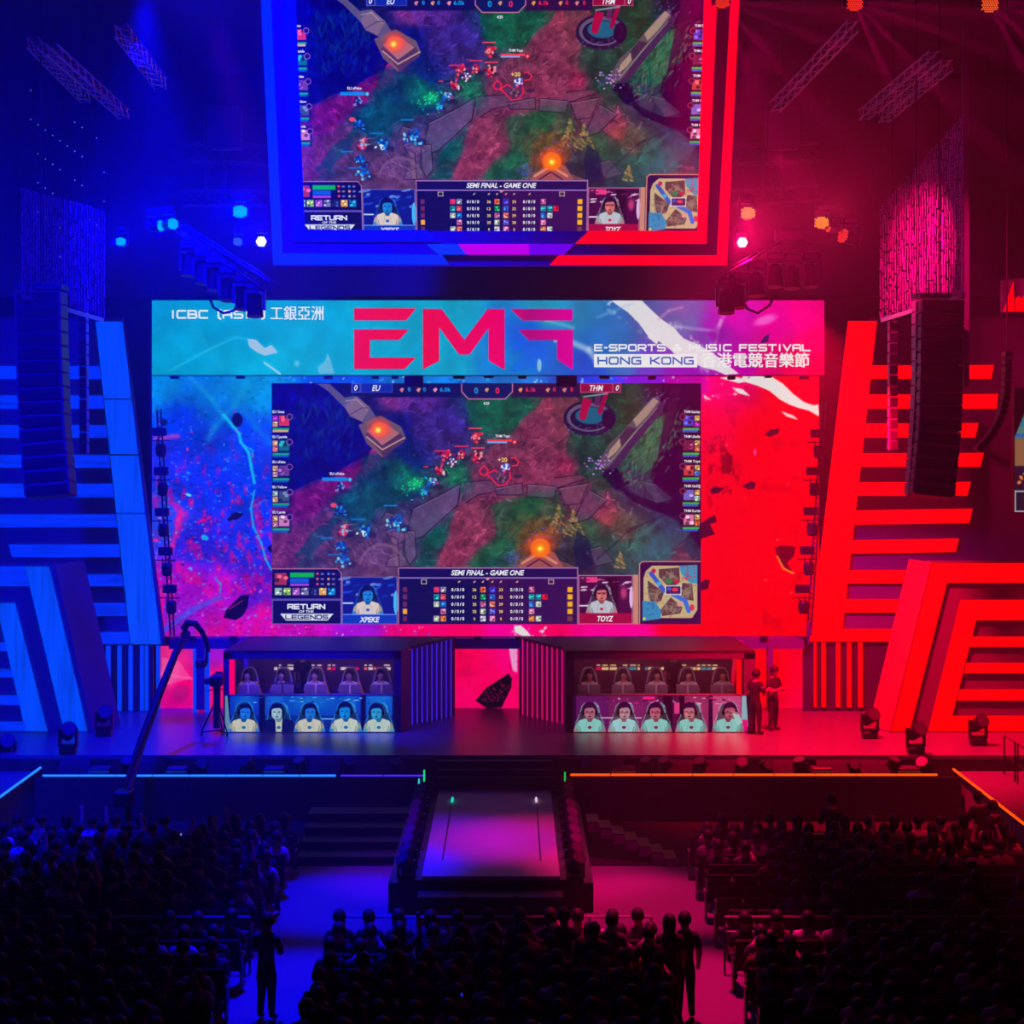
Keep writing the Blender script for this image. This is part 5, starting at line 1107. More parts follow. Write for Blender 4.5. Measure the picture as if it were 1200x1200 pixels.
truss(P(966, 470, 54.9), P(948, 745, 54.9), .12, 'thin vertical ladder truss on the right edge of the LED wall', mat=TD, r=.014)
for x, q in ((252, 'upper left'), (905, 'upper right')):
    o = MB().box((0, 0, 0), (.9, .5, 1.2), bev=.04).build('chain_hoist_box', TD); o.location = P(x + 12, 150, 51.4); tag(o, 'dark motor box in the %s truss frame' % q, 'hoist')
    MB().tube([(0, 0, .6), (0, 0, 19.6 - o.location.z)], .02).build('chain', M['cable'], o)

# ================================================================ moving head lights
LENS = {k: glow('lens_' + k, c, st) for k, c, st in (('cyan', (0, 205, 235), 1.3), ('white', (248, 248, 250), 1.5), ('blue', (60, 120, 255), 1), ('orange', (255, 150, 30), 1.4), ('red', (255, 50, 20), 1.3), ('amber', (255, 90, 20), 1.3))}
def moving_head(loc, label, sc=1.0, lens=None, yaw=0, pitch=0, hang=True, group=None, lensr=.15, cells=False):
    """fixture hanging (or standing) at loc; the head points to -Y turned by yaw, raised by pitch"""
    o = empty('moving_head_light', loc, label=label, cat='stage light', group=group)
    sg = -1 if hang else 1
    MB().box((0, 0, sg * .08 * sc), (.34 * sc, .26 * sc, .16 * sc), bev=.03 * sc).build('base', M['blackmetal'], o)
    MB().box((-.17 * sc, 0, sg * .34 * sc), (.05 * sc, .12 * sc, .38 * sc)).box((.17 * sc, 0, sg * .34 * sc), (.05 * sc, .12 * sc, .38 * sc)).box((0, 0, sg * .18 * sc), (.38 * sc, .14 * sc, .05 * sc)).build('yoke', M['blackmetal'], o)
    R = Euler((math.radians(-pitch), 0, math.radians(yaw))).to_matrix(); c = Vector((0, 0, sg * .45 * sc))
    f = R @ Vector((0, -1, 0))
    MB().tube([c - f * .24 * sc, c - f * .18 * sc, c, c + f * .16 * sc, c + f * .2 * sc], [.08 * sc, .13 * sc, .14 * sc, .15 * sc, .16 * sc], 10).build('head', M['blackmetal'], o); hd_ = [x for x in o.children if x.name.startswith('head')][0]
    m = MB(); e0 = c + f * .205 * sc; u = R @ Vector((1, 0, 0)); v = R @ Vector((0, 0, 1)); r = lensr * sc
    if cells:
        for i in range(-3, 4):
            for j in range(-3, 4):
                x = (i + (j % 2) * .5) * .27; y = j * .235
                if abs(y) + abs(x) * .58 < .95 and abs(x) < .95:
                    m.add([e0 + (u * (x + .11 * math.cos(t)) + v * (y + .11 * math.sin(t))) * r for t in [k * math.pi / 3 for k in range(6)]], [tuple(range(6))])
    else: m.add([e0 + (u * math.cos(t) + v * math.sin(t)) * r for t in [k * math.pi / 3 for k in range(6)]], [tuple(range(6))])
    m.build('lens', lens or M['plastic'], hd_)
    return o
def lit(px, py, D, sc, lens, label, yaw=0, pitch=0, cells=False, lr=.15):
    p = P(px, py, D); return moving_head(p + Vector((0, .2, .45 * sc)), label, sc, LENS[lens], yaw, pitch, True, lensr=lr, cells=cells)
lit(306, 283, 48, .95, 'white', 'stage light with white lit lens beside the lower left corner of the hanging screen')
lit(281, 248, 48, 1.1, 'cyan', 'stage light with cyan lit lens high left of the hanging screen', cells=True, lr=.17)
lit(278, 283, 49, .8, 'blue', 'dim striped blue stage light left of the white one', cells=True)
lit(195, 262, 48, 1.0, 'cyan', 'cyan stage light turned sideways in the left rig', yaw=48, cells=True, lr=.17)
lit(179, 264, 48, 1.0, 'cyan', 'narrow cyan stage light turned far sideways in the left rig', yaw=66, cells=True, lr=.17)
lit(141, 283, 48, .85, 'cyan', 'outermost small cyan stage light in the left rig', cells=True)
lit(870, 284, 48, .95, 'white', 'stage light with white lit lens beside the lower right corner of the hanging screen')
lit(876, 250, 48, 1.1, 'orange', 'orange lit stage light right of the hanging screen, above the white one', cells=True, lr=.17)
lit(966, 261, 48, 1.1, 'orange', 'orange lit stage light in the middle of the right rig', yaw=-20, cells=True, lr=.17)
lit(998, 278, 48, 1.2, 'red', 'red stage light turned sideways near the right bead curtain', yaw=-62, pitch=10, cells=True, lr=.18)
lit(979, 266, 49, .9, 'red', 'small deep red stage light between the two orange and red ones', yaw=-68)
lit(1001, 1, 42, 1.2, 'red', 'red stage light at the top edge of the photo throwing beams', pitch=-20, cells=True)
lit(1159, 2, 42, 1.3, 'amber', 'orange stage light at the top right edge of the photo throwing beams', pitch=-20, cells=True)
lit(846, -1, 42, 1.1, 'red', 'red stage light at the top edge beside the hanging screen frame', pitch=-20, cells=True)

def heads_on_truss(side):
    L = side == 'left'
    if L:
        truss(P(212, 268, 48), P(318, 336, 46), .22, 'sloping truss of stage lights above the left end of the banner', mat=TD)
        hs = [(222, 283), (238, 292), (252, 300), (268, 312), (285, 322), (299, 330)]
    else:
        truss(P(838, 332, 46), P(914, 288, 48), .22, 'sloping truss of stage lights above the right end of the banner', mat=TD)
        truss(P(912, 288, 48), P(965, 292, 48.5), .22, 'short level truss carrying stage lights at the right end of the rig', mat=TD)
        hs = [(851, 326), (864, 320), (886, 306), (908, 296), (928, 298), (950, 296)]
    for i, (x, y) in enumerate(hs):
        D = 46.5 + (abs(x - 590) - 260) * .01
        moving_head(P(x, y, D), 'unlit black stage light, %s from the %s end of the %s rig' % (['first', 'second', 'third', 'fourth', 'fifth', 'sixth'][i], 'outer' if L else 'inner', side), 1.35, LENS['blue'] if False else None, yaw=8 * (i % 3 - 1), pitch=-80, group='unlit lights of the %s rig' % side)
    q = [(244, 345), (250, 360), (262, 367), (274, 364), (283, 350)] if L else [(868, 348), (876, 362), (888, 367), (902, 358), (908, 344)]
    o = MB().tube([P(x, y, 46.6) - P(q[0][0], q[0][1], 46.6) for x, y in q], .035, 6).build('cable_loop', M['cable']); o.location = P(q[0][0], q[0][1], 46.6)
    tag(o, 'black cable loop hanging in front of the %s end of the banner' % side, 'cable')
heads_on_truss('left'); heads_on_truss('right')
o = MB().box((0, 0, 0), (.75, .4, .32), bev=.03).build('dimmer_box', TD); o.location = P(925, 276, 48); tag(o, 'dark box hanging among the stage lights of the right rig', 'equipment box')

# fixtures climbing the LED wall edges
for side, pts in (('left', [(187, 506), (189, 552), (190, 600), (194, 646), (199, 690)]), ('right', [(958, 508), (953, 552), (950, 599), (946, 645), (940, 690)])):
    for i, (x, y) in enumerate(pts):
        o = empty('stage_light', P(x, y, 54.6), label='black stage light on the %s edge of the LED wall, %s' % (side, ['topmost of five', 'second from top of five', 'middle one of five', 'second from bottom of five', 'lowest of five']  [i]), cat='stage light', group='lights climbing the %s edge of the LED wall' % side)
        MB().box((0, 0, 0), (.40, .2, .24), bev=.02).build('ballast', M['blackmetal'], o)
        MB().box((0, 0, -.26), (.58, .05, .03)).box((-.08, 0, -.32), (.03, .03, .22)).box((.08, 0, -.32), (.03, .03, .22)).build('bracket', M['blackmetal'], o)
        MB().tube([(.04, 0, -.34), (.04, 0, -.42), (.04, 0, -.66), (.04, 0, -.72)], [.11, .16, .15, .11], 10).build('head', M['blackmetal'], o)
for x, wd, hh in ((205, 10, 4), (282, 10, 4), (385, 10, 4), (440, 8, 4), (463, 8, 4), (485, 22, 13), (538, 14, 4), (573, 12, 3), (612, 10, 4), (664, 24, 13), (708, 12, 4), (764, 9, 5), (857, 9, 5), (900, 8, 3), (942, 11, 5)):
    D = 55.1; kx = D / F
    big = hh > 8
    o = MB().box((0, 0, -hh * kx / 2), (wd * kx, .25, hh * kx), bev=.02).build('projector' if big else 'small_floodlight', M['blackmetal']); o.location = P(x, 440, D)
    near = 'at the left end' if x < 250 else ('left of the screen' if x < 320 else ('above the left half of the game picture' if x < 560 else ('above the right half of the game picture' if x < 820 else 'above the red art')))
    tag(o, ('bulky black projector under the banner %s' if big else 'small black floodlight under the banner %s') % near, 'projector' if big else 'light', None if big else 'small floodlights under the banner ' + near)

# ================================================================ loudspeaker columns
def line_array(label, path, D, wpx, n, mat_side=None, depth=.75, lean=1):
    """path: (x,y) pixel centre line at distance D"""
    pts = [P(x, y, D) for x, y in path]
    o = empty('speaker_column', pts[0], label=label, cat='loudspeaker')
    seg = [0]
    for a, b in zip(pts[:-1], pts[1:]): seg.append(seg[-1] + (b - a).length)
    def at(t):
        s_ = t * seg[-1]
        for i in range(len(pts) - 1):
            if s_ <= seg[i + 1] or i == len(pts) - 2:
                return pts[i].lerp(pts[i + 1], (s_ - seg[i]) / (seg[i + 1] - seg[i]))
    wd = wpx * D / F
    for i in range(n):
        a = at((i + .03) / n); b = at((i + .97) / n); m_ = (a + b) / 2 - pts[0]; h_ = (a - b).length
        ang = math.atan2((a - b).x, (a - b).z)
        tilt = .22 * (i / n) ** 2 * lean
        m = MB(); m.box(m_, (wd, depth, h_), rot=(-tilt, ang, 0), bev=.02); cb_ = m.build('cabinet', mat_side or M['black'], o)
        g2 = MB(); g2.box(m_ + Vector((0, -depth / 2 - .01, 0)), (wd * .9, .02, h_ * .82), rot=(-tilt, ang, 0)); g2.build('grille', M['grille'], cb_)
    t0 = pts[0]; MB().box((0, 0, .1), (wd * 1.05, depth, .12)).tube([(0, 0, .1), (0, 0, 19.6 - t0.z)], .02).build('rigging', M['blackmetal'], o)
    return o
SPS = surf('speaker_body', (.10, .10, .11), .5)
line_array('tall curved black speaker column hanging at the far left', [(48, 342), (50, 420), (53, 500), (60, 582)], 45, 54, 15, SPS)
line_array('slim grey speaker column just right of the big left one', [(98, 352), (99, 532)], 49, 9, 14, surf('slim_speaker_grey', (.2, .2, .22), .5), .3, 0)
line_array('big curved black speaker column hanging on the right', [(1101, 352), (1100, 430), (1098, 500), (1090, 582)], 45, 50, 15, SPS)
line_array('narrow red-lit side of the big right speaker column', [(1074, 352), (1074, 440), (1071, 500), (1065, 580)], 45.3, 7, 16, surf('painted_lit_speaker_grey', (.3, .3, .31), .5), .5, 0)  # the column's lit side as a separate piece, light put into paler grey
line_array('slim speckled speaker column between the red column and the big right speaker', [(1046, 376), (1046, 528)], 49, 10, 12, surf('slim_speaker_pale', (.26, .26, .28), .5), .3, 0)
line_array('thin banana-curved speaker column hanging at the far right, lower tip swinging left', [(1180, 420), (1179, 460), (1172, 490), (1160, 512), (1144, 528)], 47, 8, 14, SPS, .4, 0)

# ================================================================ bead curtains and balcony edge
def bead_curtain(label, xs, ytop, ybot, D0, D1, n, mat, seed):
    r_ = random.Random(seed); m = MB()
    for i in range(n):
        t = i / (n - 1); x = xs[0] + (xs[1] - xs[0]) * t; D = D0 + (D1 - D0) * t
        y0 = ytop(t); y1 = ybot(t); y = y0
        while y < y1:
            L = r_.uniform(6, 16); a = P(x + r_.uniform(-.5, .5), y, D); b = P(x + r_.uniform(-.5, .5), min(y + L, y1), D)
            m.tube([a, b], r_.uniform(.012, .028), 4, caps=False)
            if r_.random() < .5: m.sphere(a, .04, 5)
            y += L + r_.uniform(.5, 3)
    m.add([P(xs[0], ybot(0), D0), P(xs[1], ybot(1), D1), P(xs[1], ybot(1) + 5, D1), P(xs[0], ybot(0) + 5, D0)], [(0, 1, 2, 3)])
    return tag(m.build('bead_curtain', mat), label, 'curtain', kind='stuff')
CUR = surf('glass_beads', (.55, .55, .55), .3, .3)
bead_curtain('shimmering bead curtain glowing red at the upper right', (1032, 1128), lambda t: 245 - 110 * t, lambda t: 373 - 30 * t, 49, 44, 34, CUR, 3)
bead_curtain('dim blue bead curtain hanging at the upper left', (26, 122), lambda t: 222 + 25 * t, lambda t: 345 + 28 * t, 44, 49, 30, surf('dim_beads', (.2, .2, .22), .4, .3), 4)
m = MB(); rr = random.Random(5)
for i in range(62):
    x = 36 + (i % 11) * 8.6; y = 106 + (i // 11) * 34 + (i % 11) * 6.2
    if rr.random() < .7: m.sphere(P(x, y, 50), .016, 5)
tag(m.build('star_lights', glow('tiny_star_light', (150, 160, 230))), 'scattered pinprick lights on the dark drape at the upper left', 'lights', kind='stuff')
o = MB().box((0, 0, 0), (.14, .3, 9)).build('pillar', M['panel']); o.location = P(1131, 240, 46.5); tag(o, 'thin dark upright beside the right bead curtain', 'pillar')

# red sign and side screen cut by the right edge of the photo
sg_ = empty('lit_sign', P(1190, 365, 50), label='slanted red lit sign cut off by the right edge of the photo', cat='sign')
led_shape(sg_, 50, [(1176, 365), (1188, 330), (1188.6, 365)], RDM); led_shape(sg_, 50, [(1190, 365), (1190, 349), (1194, 347), (1197, 350), (1201, 346), (1240, 330), (1240, 365)], RDM)
back(sg_, 50, [(1176, 328), (1245, 322), (1245, 366), (1176, 366)], off=.1)
ss = empty('side_screen', P(1240, 600, 50), label='side video screen cut off by the right edge of the photo', cat='screen')
c = Cv(1189, 455, 1290, 600, 1.0, col=(10, 30, 60), seed=77)
c.rect(1189, 455, 1290, 515, (20, 110, 130)); c.rect(1189, 500, 1290, 513, (70, 120, 110)); c.rect(1189, 508, 1290, 512, (10, 90, 170)); c.rect(1189, 514, 1290, 546, (136, 92, 62)); c.rect(1189, 547, 1290, 574, (34, 14, 40)); c.rect(1189, 575, 1290, 600, (30, 20, 44)); c.box(1189, 575, 1290, 600, (190, 190, 200), 1.4)
c.speck(1190, 490, 1290, 510, 30, [(230, 200, 150), (20, 160, 190), (20, 60, 60)], (1, 2)); c.speck(1191, 550, 1289, 572, 50, [(240, 130, 60), (150, 180, 220), (60, 20, 60)], (1, 2.4)); c.speck(1194, 580, 1288, 597, 40, [(210, 215, 225), (60, 40, 70)], (1, 2.6))
c.a[(c.Y < 512) & (c.X < 1200 - (c.Y - 486) * .4)] = (6, 2, 8)
c.build('side_picture', 50, ss, origin=(1240, 600)); MB().box((.02, .25, 1.65), (2.35, .36, 3.3)).build('cabinet', M['black'], ss)

# ================================================================ camera crane and pedestal camera
cr_ = empty('camera_crane', (P(150, 925, 44.5).x, 44.5, FLOOR), label='long black camera crane reaching from the pit up in front of the left LED wall', cat='camera crane')
o = cr_.location; q = lambda x, y, D: P(x, y, D) - o
cm = MB(); path = [q(146, 935, 44.3), q(165, 872, 45.7), q(187, 812, 47.2), q(206, 765, 48.4), q(220, 742, 49.2)]
cm.tube(path, [.13, .12, .11, .10, .09], 8); cm.build('boom', M['black'], cr_)
m = MB()
for i in range(26):
    t = i / 26; a = path[0].lerp(path[4], t); b = path[0].lerp(path[4], (i + 1) / 26); s1 = Vector((0, 0, .26 if i % 2 else .12)); s2 = Vector((0, 0, .12 if i % 2 else .26)); m.tube([a + s1, b + s2], .012, 4)
m.tube([path[0] + Vector((0, 0, .26)), path[4] + Vector((0, 0, .26))], .016, 5); m.build('bracing', M['blackmetal'], cr_)
MB().tube([q(215, 738, 49.2), q(220, 730, 49.2), q(229, 731, 49.2), q(237, 741, 49.2), q(242, 752, 49.2), q(244, 764, 49.2)], [.1, .1, .09, .07, .06, .06], 8).tube([q(212, 745, 49.2), q(218, 733, 49.2), q(226, 728, 49.2), q(233, 733, 49.2)], .03, 6).build('gooseneck', M['blackmetal'], cr_)
h0 = q(236, 777, 49.2)
MB().box(h0, (.26, .42, .22), bev=.03).box(h0 + Vector((.14, 0, .18)), (.06, .12, .36)).tube([h0 + Vector((-.02, -.2, 0)), h0 + Vector((-.02, -.42, 0))], .07).build('camera_head', M['black'], cr_)
MB().tube([(0, 0, .05), (0, 0, 1.3)], .07, 8).tube([(-.5, .2, .05), (0, 0, .5), (.5, .2, .05)], .035, 6).tube([(0, -.5, .05), (0, 0, .5)], .035, 6).build('column', M['blackmetal'], cr_)
MB().box((0, -.5, 1.2), (.4, .5, .35), bev=.03).build('counterweight', M['blackmetal'], cr_)

pc = empty('pedestal_camera', P(252, 861, 51.1).xy.to_3d(), label='large studio camera on a wheeled tripod beside the left booth', cat='camera')
o = pc.location
pk = 51.1 / F
MB().box((.06, 0, 1.50), (.34, .55, .30), bev=.04).box((-.2, .1, 1.46), (.2, .2, .16), bev=.02).build('camera_body', M['black'], pc); MB().tube([(.06, -.28, 1.5), (.06, -.5, 1.5)], [.09, .11], 10).build('lens', M['blackmetal'], pc)
MB().box((.06, .32, 1.62), (.2, .05, .14)).build('viewfinder', M['plastic'], pc)
MB().tube([(.05, 0, .2), (.05, 0, 1.36)], .10, 8).tube([(.05, 0, 1.3), (-.25, .3, 1.15)], .016, 5).tube([(.05, 0, 1.3), (.3, .3, 1.15)], .016, 5).build('column', M['black'], pc)
for a in (200, 320, 80):
    x, y = .42 * math.cos(math.radians(a)), .42 * math.sin(math.radians(a))
    MB().tube([(.05, 0, 1.0), (.05 + x, y, .12)], .022, 6).build('leg', M['blackmetal'], pc); MB().tube([(.05, 0, .14), (.05 + x, y, .1)], .02, 6).box((.05 + x, y, .06), (.05, .09, .12), bev=.02).build('wheel', M['cable'], pc)

# ================================================================ stage floor lights and monitors
for x, y, D, q_ in ((122, 862, 51, 'beneath the upright blue bars'), (80, 886, 48.2, 'front left corner of the stage'), (1019, 855, 50.6, 'right of the stage beside the red angled block'), (1073, 880, 48.2, 'front right corner of the stage'), (8, 880, 48.6, 'at the left edge of the photo on the platform'), (1146, 866, 49.5, 'on the right platform')):
    b_ = P(x, y, D); b_.z = 0 if D > 48 and abs(b_.x) < 12 or y < 870 else -.38
    moving_head(b_, 'black moving light on the floor, ' + q_, 1.25, None, yaw=20, pitch=30, hang=False)
rr = random.Random(12); kk = 0
for x, sc_, kind in [(88, 1, 'm'), (118, 1, 'b'), (150, .9, 'p'), (178, 1, 'm'), (208, 1, 'b'), (236, 1, 'p'), (262, 1.1, 'm'), (292, 1, 'p'), (322, 1, 'b'), (352, 1, 'p'), (380, 1, 'm'), (408, 1, 'p'), (438, 1.3, 'm'), (464, 1, 'p'),
                     (690, 1, 'p'), (708, 1.3, 'm'), (730, 1.2, 'b'), (758, 1, 'p'), (780, 1, 'p'), (800, 1.2, 'm'), (822, 1, 'p'), (846, 1.3, 'm'), (870, 1, 'p'), (896, 1, 'p'), (914, 1.2, 'm'), (938, 1, 'p'), (962, 1, 'b'), (978, 1.2, 'm'), (1000, 1, 'p'), (1020, 1.3, 'm'), (1046, 1, 'p'), (1064, 1.1, 'b'), (1082, 1, 'p')]:
    loc = Vector(((x - 600) * 47.5 / F, 47.5, FLOOR + .9)); sd_ = 'left' if x < 570 else 'right'; kk += 1
    where = 'in the %s stage-front trough, %s' % (sd_, 'outer end' if abs(x - 580) > 350 else ('middle stretch' if abs(x - 580) > 200 else 'near the runway'))
    if kind == 'm':
        e = empty('stage_monitor', loc, label='black wedge stage monitor ' + where, cat='loudspeaker', group='wedge monitors ' + where)
        MB().prism([(-.38 * sc_, -.25, 0), (-.38 * sc_, .28, 0), (-.38 * sc_, .28, .52), (-.38 * sc_, .05, .55)], (.76 * sc_, 0, 0)).build('cabinet', M['black'], e); MB().box((0, -.12, .28), (.66 * sc_, .02, .4), rot=(-.5, 0, 0)).build('grille', M['grille'], e)
    elif kind == 'b':
        e = empty('flight_case', loc, label='small equipment case ' + where, cat='case', group='equipment cases ' + where)
        MB().box((0, 0, .2), (.5 * sc_, .4, .4), bev=.02).build('body', M['plastic'], e); MB().box((0, 0, .3), (.52 * sc_, .42, .02)).build('edge_trim', M['alu'], e)
    else:
        moving_head(loc, 'black floor stage light ' + where, .95, None, yaw=rr.uniform(-40, 40), pitch=rr.uniform(20, 70), hang=False, group='floor lights ' + where)

# ================================================================ runway
RX0, RX1 = -1.83, .97; RC = (RX0 + RX1) / 2
rw = empty('runway', (RC, 42.6, FLOOR), label='short catwalk running from the stage steps into the audience, lit blue to pink', cat='catwalk')
MB().box((0, -.1, .76), (RX1 - RX0, 9.0, .08)).build('walkway', M['runway'], rw)
MB().box((0, -.1, .36), (RX1 - RX0 + .5, 8.9, .7)).build('base', M['black'], rw)
for sg in (-1, 1): MB().box((sg * 1.78, .05, .3), (.62, 8.8, .6)).build('side_ledge', M['black'], rw)
for sg, lm_ in ((-1, glow('groove_lamp_teal', (30, 200, 180), 1.2)), (1, glow('groove_lamp_white', (220, 180, 220), 1.1))):
    MB().box((sg * 1.03, -.0, .805), (.03, 6.4, .008)).build('floor_groove', M['cable'], rw); f_ = MB().sphere((sg * 1.03 * .99, 3.0, .84), (.035, .35, .04), 8); f_.build('groove_lamp', lm_, rw)
st = empty('stage_steps', (RC, 47.4, FLOOR + .94), label='wide black steps with faint nosings from the stage down to the catwalk', cat='steps')
for i in range(3):
    MB().box((0, -.12 + i * .27, i * .17 + .085 - .04), (2.95, .30, .17)).build('tread', M['black'], st); MB().box((0, -.27 + i * .27, i * .17 + .13), (2.9, .012, .02)).build('nosing', M['rail'], st)
fs_ = empty('runway_front_step', (RC, 37.75, FLOOR), label='black step below the audience end of the catwalk', cat='steps')
MB().box((0, -.2, .28), (2.9, .5, .56)).build('step_body', M['black'], fs_); 
for i in range(3): MB().box((-1.0 + i * 1.0, -.46, .56), (.9, .03, .03)).build('nosing', M['rail'], fs_)
kk = 0
for sg in (-1, 1):
    for i in range(10):
        y = 46.4 - i * .92; x = RC + sg * 1.72
        q_ = ['nearest the stage', 'second from the stage', 'third from the stage', 'fourth from the stage', 'fifth from the stage', 'sixth from the stage', 'fourth from the audience end', 'third from the audience end', 'second from the audience end', 'nearest the audience'][i]
        ln_ = None
        moving_head((x, y, FLOOR + .6), 'black floor light beside the catwalk on its %s side, %s' % ('left' if sg < 0 else 'right', q_), .95, ln_, yaw=sg * 40, pitch=50, hang=False, group='floor lights along the %s of the catwalk' % ('left' if sg < 0 else 'right'))
def lampdot(px, py, D, w_, h_, c, label):
    o = MB().box((0, 0, 0), (w_ * D / F, .05, h_ * D / F), bev=.008).build('indicator_lamp', glow('indicator_' + label.split()[1], c, 1.1)); o.location = P(px, py, D); tag(o, label, 'lamp')
lampdot(497, 909, 46.0, 2, 14, (20, 210, 120), 'small green upright lamp at the left end of the steps'); lampdot(491, 917, 46.0, 2, 9, (40, 190, 200), 'small teal lamp just left of the green one beside the steps')
lampdot(662, 910, 46.0, 1.8, 11, (20, 180, 80), 'small emerald lamp at the right end of the steps')
lampdot(493, 942, 44.2, 2, 5, (30, 120, 250), 'small azure lamp left of the catwalk, upper one'); lampdot(488, 970, 42.4, 2, 4, (60, 170, 255), 'small skyblue lamp left of the catwalk, middle one'); lampdot(476, 1022, 39.4, 3, 11, (50, 150, 255), 'bright blue lamp at the lower left of the catwalk')
lampdot(672, 980, 41.6, 3, 9, (255, 90, 20), 'small orange lamp right of the catwalk'); lampdot(679, 1017, 39.6, 3.4, 16, (255, 110, 20), 'bright orange lamp at the lower right of the catwalk')
lampdot(671, 969, 42.2, 5, 5, (170, 0, 30), 'dim crimson lamp right of the catwalk above the orange one'); 
# side stairs from the catwalk to the hall floor
e = empty('side_stairs', (1.75, 43.2, FLOOR), label='pit stairs with pale see-through risers going down to the right aisle', cat='stairs')
for i in range(7):
    z = .78 - i * .105
    MB().box(((.12 + i * .285), .5 - i * .16, z), (.27, .9, .03)).build('tread', M['blackmetal'], e)
    MB().box(((.25 + i * .285), .05 - i * .16, z - .1), (.025, .05, .24)).box(((.12 + i * .285), .05 - i * .16, z - .12), (.25, .015, .2)).build('riser', M['clear'], e)
e = empty('wide_steps', (-3.6, 44.2, FLOOR), label='wide dark low steps from the left aisle up to the stage front', cat='steps')
for i in range(4): MB().box((0, -1.4 + i * .75, .09 + i * .17), (2.5, .76, .18 + 0 * i)).box((0, -1.4 + i * .75, i * .085), (2.5, .7, .17 * i + .02)).build('tread', M['black'], e)
# black pit barrier in front of the first rows
for x0, x1, lb in ((-12, -4.9, 'left'), (4.1, 11.2, 'right')):
    e = empty('pit_barrier', ((x0 + x1) / 2, 42.3, FLOOR), label='long black pit barrier with a thin rail in front of the %s seating block' % lb, cat='barrier')
    MB().box((0, 0, .36), (x1 - x0, .08, .72)).build('barrier_panel', M['black'], e); MB().tube([(-(x1 - x0) / 2, 0, .77), ((x1 - x0) / 2, 0, .77)], .02, 6).build('top_rail', M['blackmetal'], e)
# guard rails across the blocks
def guard(x0, x1, Y, label, zt=1.02):
    e = empty('guard_rail', ((x0 + x1) / 2, Y, FLOOR), label=label, cat='railing'); W_ = x1 - x0
    MB().tube([(-W_ / 2, 0, zt), (W_ / 2, 0, zt)], .024, 8).build('top_rail', M['rail'], e); MB().tube([(-W_ / 2, 0, zt - .27), (W_ / 2, 0, zt - .27)], .018, 8).build('lower_rail', M['rail'], e)
    n = max(2, int(W_ / 1.1) + 1)
    for i in range(n): MB().box((-W_ / 2 + W_ * i / (n - 1), 0, zt / 2), (.035, .035, zt)).build('post', M['blackmetal'], e)
guard(-3.04, 2.52, 34, 'low metal guard rail in front of the centre seating block')
guard(-12, -4.75, 34, 'guard rail crossing the left seating block'); guard(3.85, 11.1, 34, 'guard rail crossing the right seating block')
# ================================================================ audience
def chair_proto():
    c = empty('auditorium_chair', (0, 0, 0))
    MB().box((0, .02, .42), (.46, .44, .08), bev=.02).build('seat', M['seatcloth'], c)
    MB().box((0, -.24, .68), (.46, .07, .56), rot=(.12, 0, 0), bev=.02).build('backrest', M['seatcloth'], c)
    for sg in (-1, 1): MB().box((sg * .245, -.02, .60), (.04, .34, .03)).build('armrest', M['armpad'], c)
    MB().box((-.24, -.1, .29), (.035, .25, .58)).box((.24, -.1, .29), (.035, .25, .58)).build('leg_frame', M['blackmetal'], c)
    return c
M['armpad'] = surf('armrest_pad', (.14, .13, .13), .35)
Q = math.radians
variants = []
SH = [M['shirt_dark'], M['shirt_dark'], M['shirt_grey'], M['shirt_white'], M['shirt_dark'], surf('blue_shirt', (.05, .07, .16), .85), surf('red_shirt', (.16, .04, .05), .85), M['shirt_grey']]
SN = ['dark top', 'black top', 'grey top', 'pale top', 'dark jacket', 'bluish top', 'reddish top', 'grey hoodie']
ARMN = {'lap': 'hands in lap', 'phone': 'holding up hands to chest', 'up': 'both arms raised', 'one': 'one arm raised'}
pk_ = [('lap', .0, 0, 0), ('lap', .1, 1, 1), ('phone', .03, 0, 2), ('lap', -.03, 0, 3), ('lap', .05, 0, 4), ('phone', .1, 1, 5), ('lap', .02, 0, 6), ('lap', .12, 0, 7), ('up', .02, 0, 0), ('one', .02, 0, 3), ('one', .05, 1, 4), ('lap', .0, 1, 2)]
for a, l_, lh, si in pk_:
    b_, h_ = human('seated_spectator', sit(l_, random.choice((-1, 0, 1)), a, 1), SH[si], long_hair=bool(lh), face=1, detail=1)
    variants.append((b_, h_, SN[si], ARMN[a], 'long-haired' if lh else 'short-haired'))
proto = chair_proto()
seats = []
rowsA = [41.2 - i * .88 for i in range(8)]; rowsB = [33.0 - i * .86 for i in range(9)]
rows = rowsA + rowsB
rs = random.Random(99)
for r, Y in enumerate(rows):
    lim = 600 * Y / F + .35
    for block, x0, sg in (('left', -4.98, -1), ('right', 4.12, 1)):
        k = 0; off = (r % 2) * .12
        while True:
            x = x0 + sg * (k * .53 + off)
            if abs(x) > lim or abs(x) > 11.0 or (sg > 0 and x > 10.7): break
            seats.append((block, r, k, x, Y)); k += 1
    if Y < 33.5:
        for k in range(11):
            x = -3.05 + k * .53 + (r % 2) * .1
            seats.append(('centre', r, k, x, Y))
ordw = ['first', 'second', 'third', 'fourth', 'fifth', 'sixth', 'seventh', 'eighth', 'ninth', 'tenth', 'eleventh', 'twelfth', 'thirteenth', 'fourteenth', 'fifteenth']
def rowname(r): return ('%s row from pit barrier' % ordw[r]) if r < 8 else ('%s row behind guard rail' % ordw[r - 8])
def seatname(b, k): return '%s seat from left' % ordw[k] if b == 'centre' else '%s seat from aisle' % ordw[min(k, 14)]
seats.sort(key=lambda s_: s_[4])         # nearest first
NI = 300
stuff_seats = seats[NI:]
occ = []
first = True
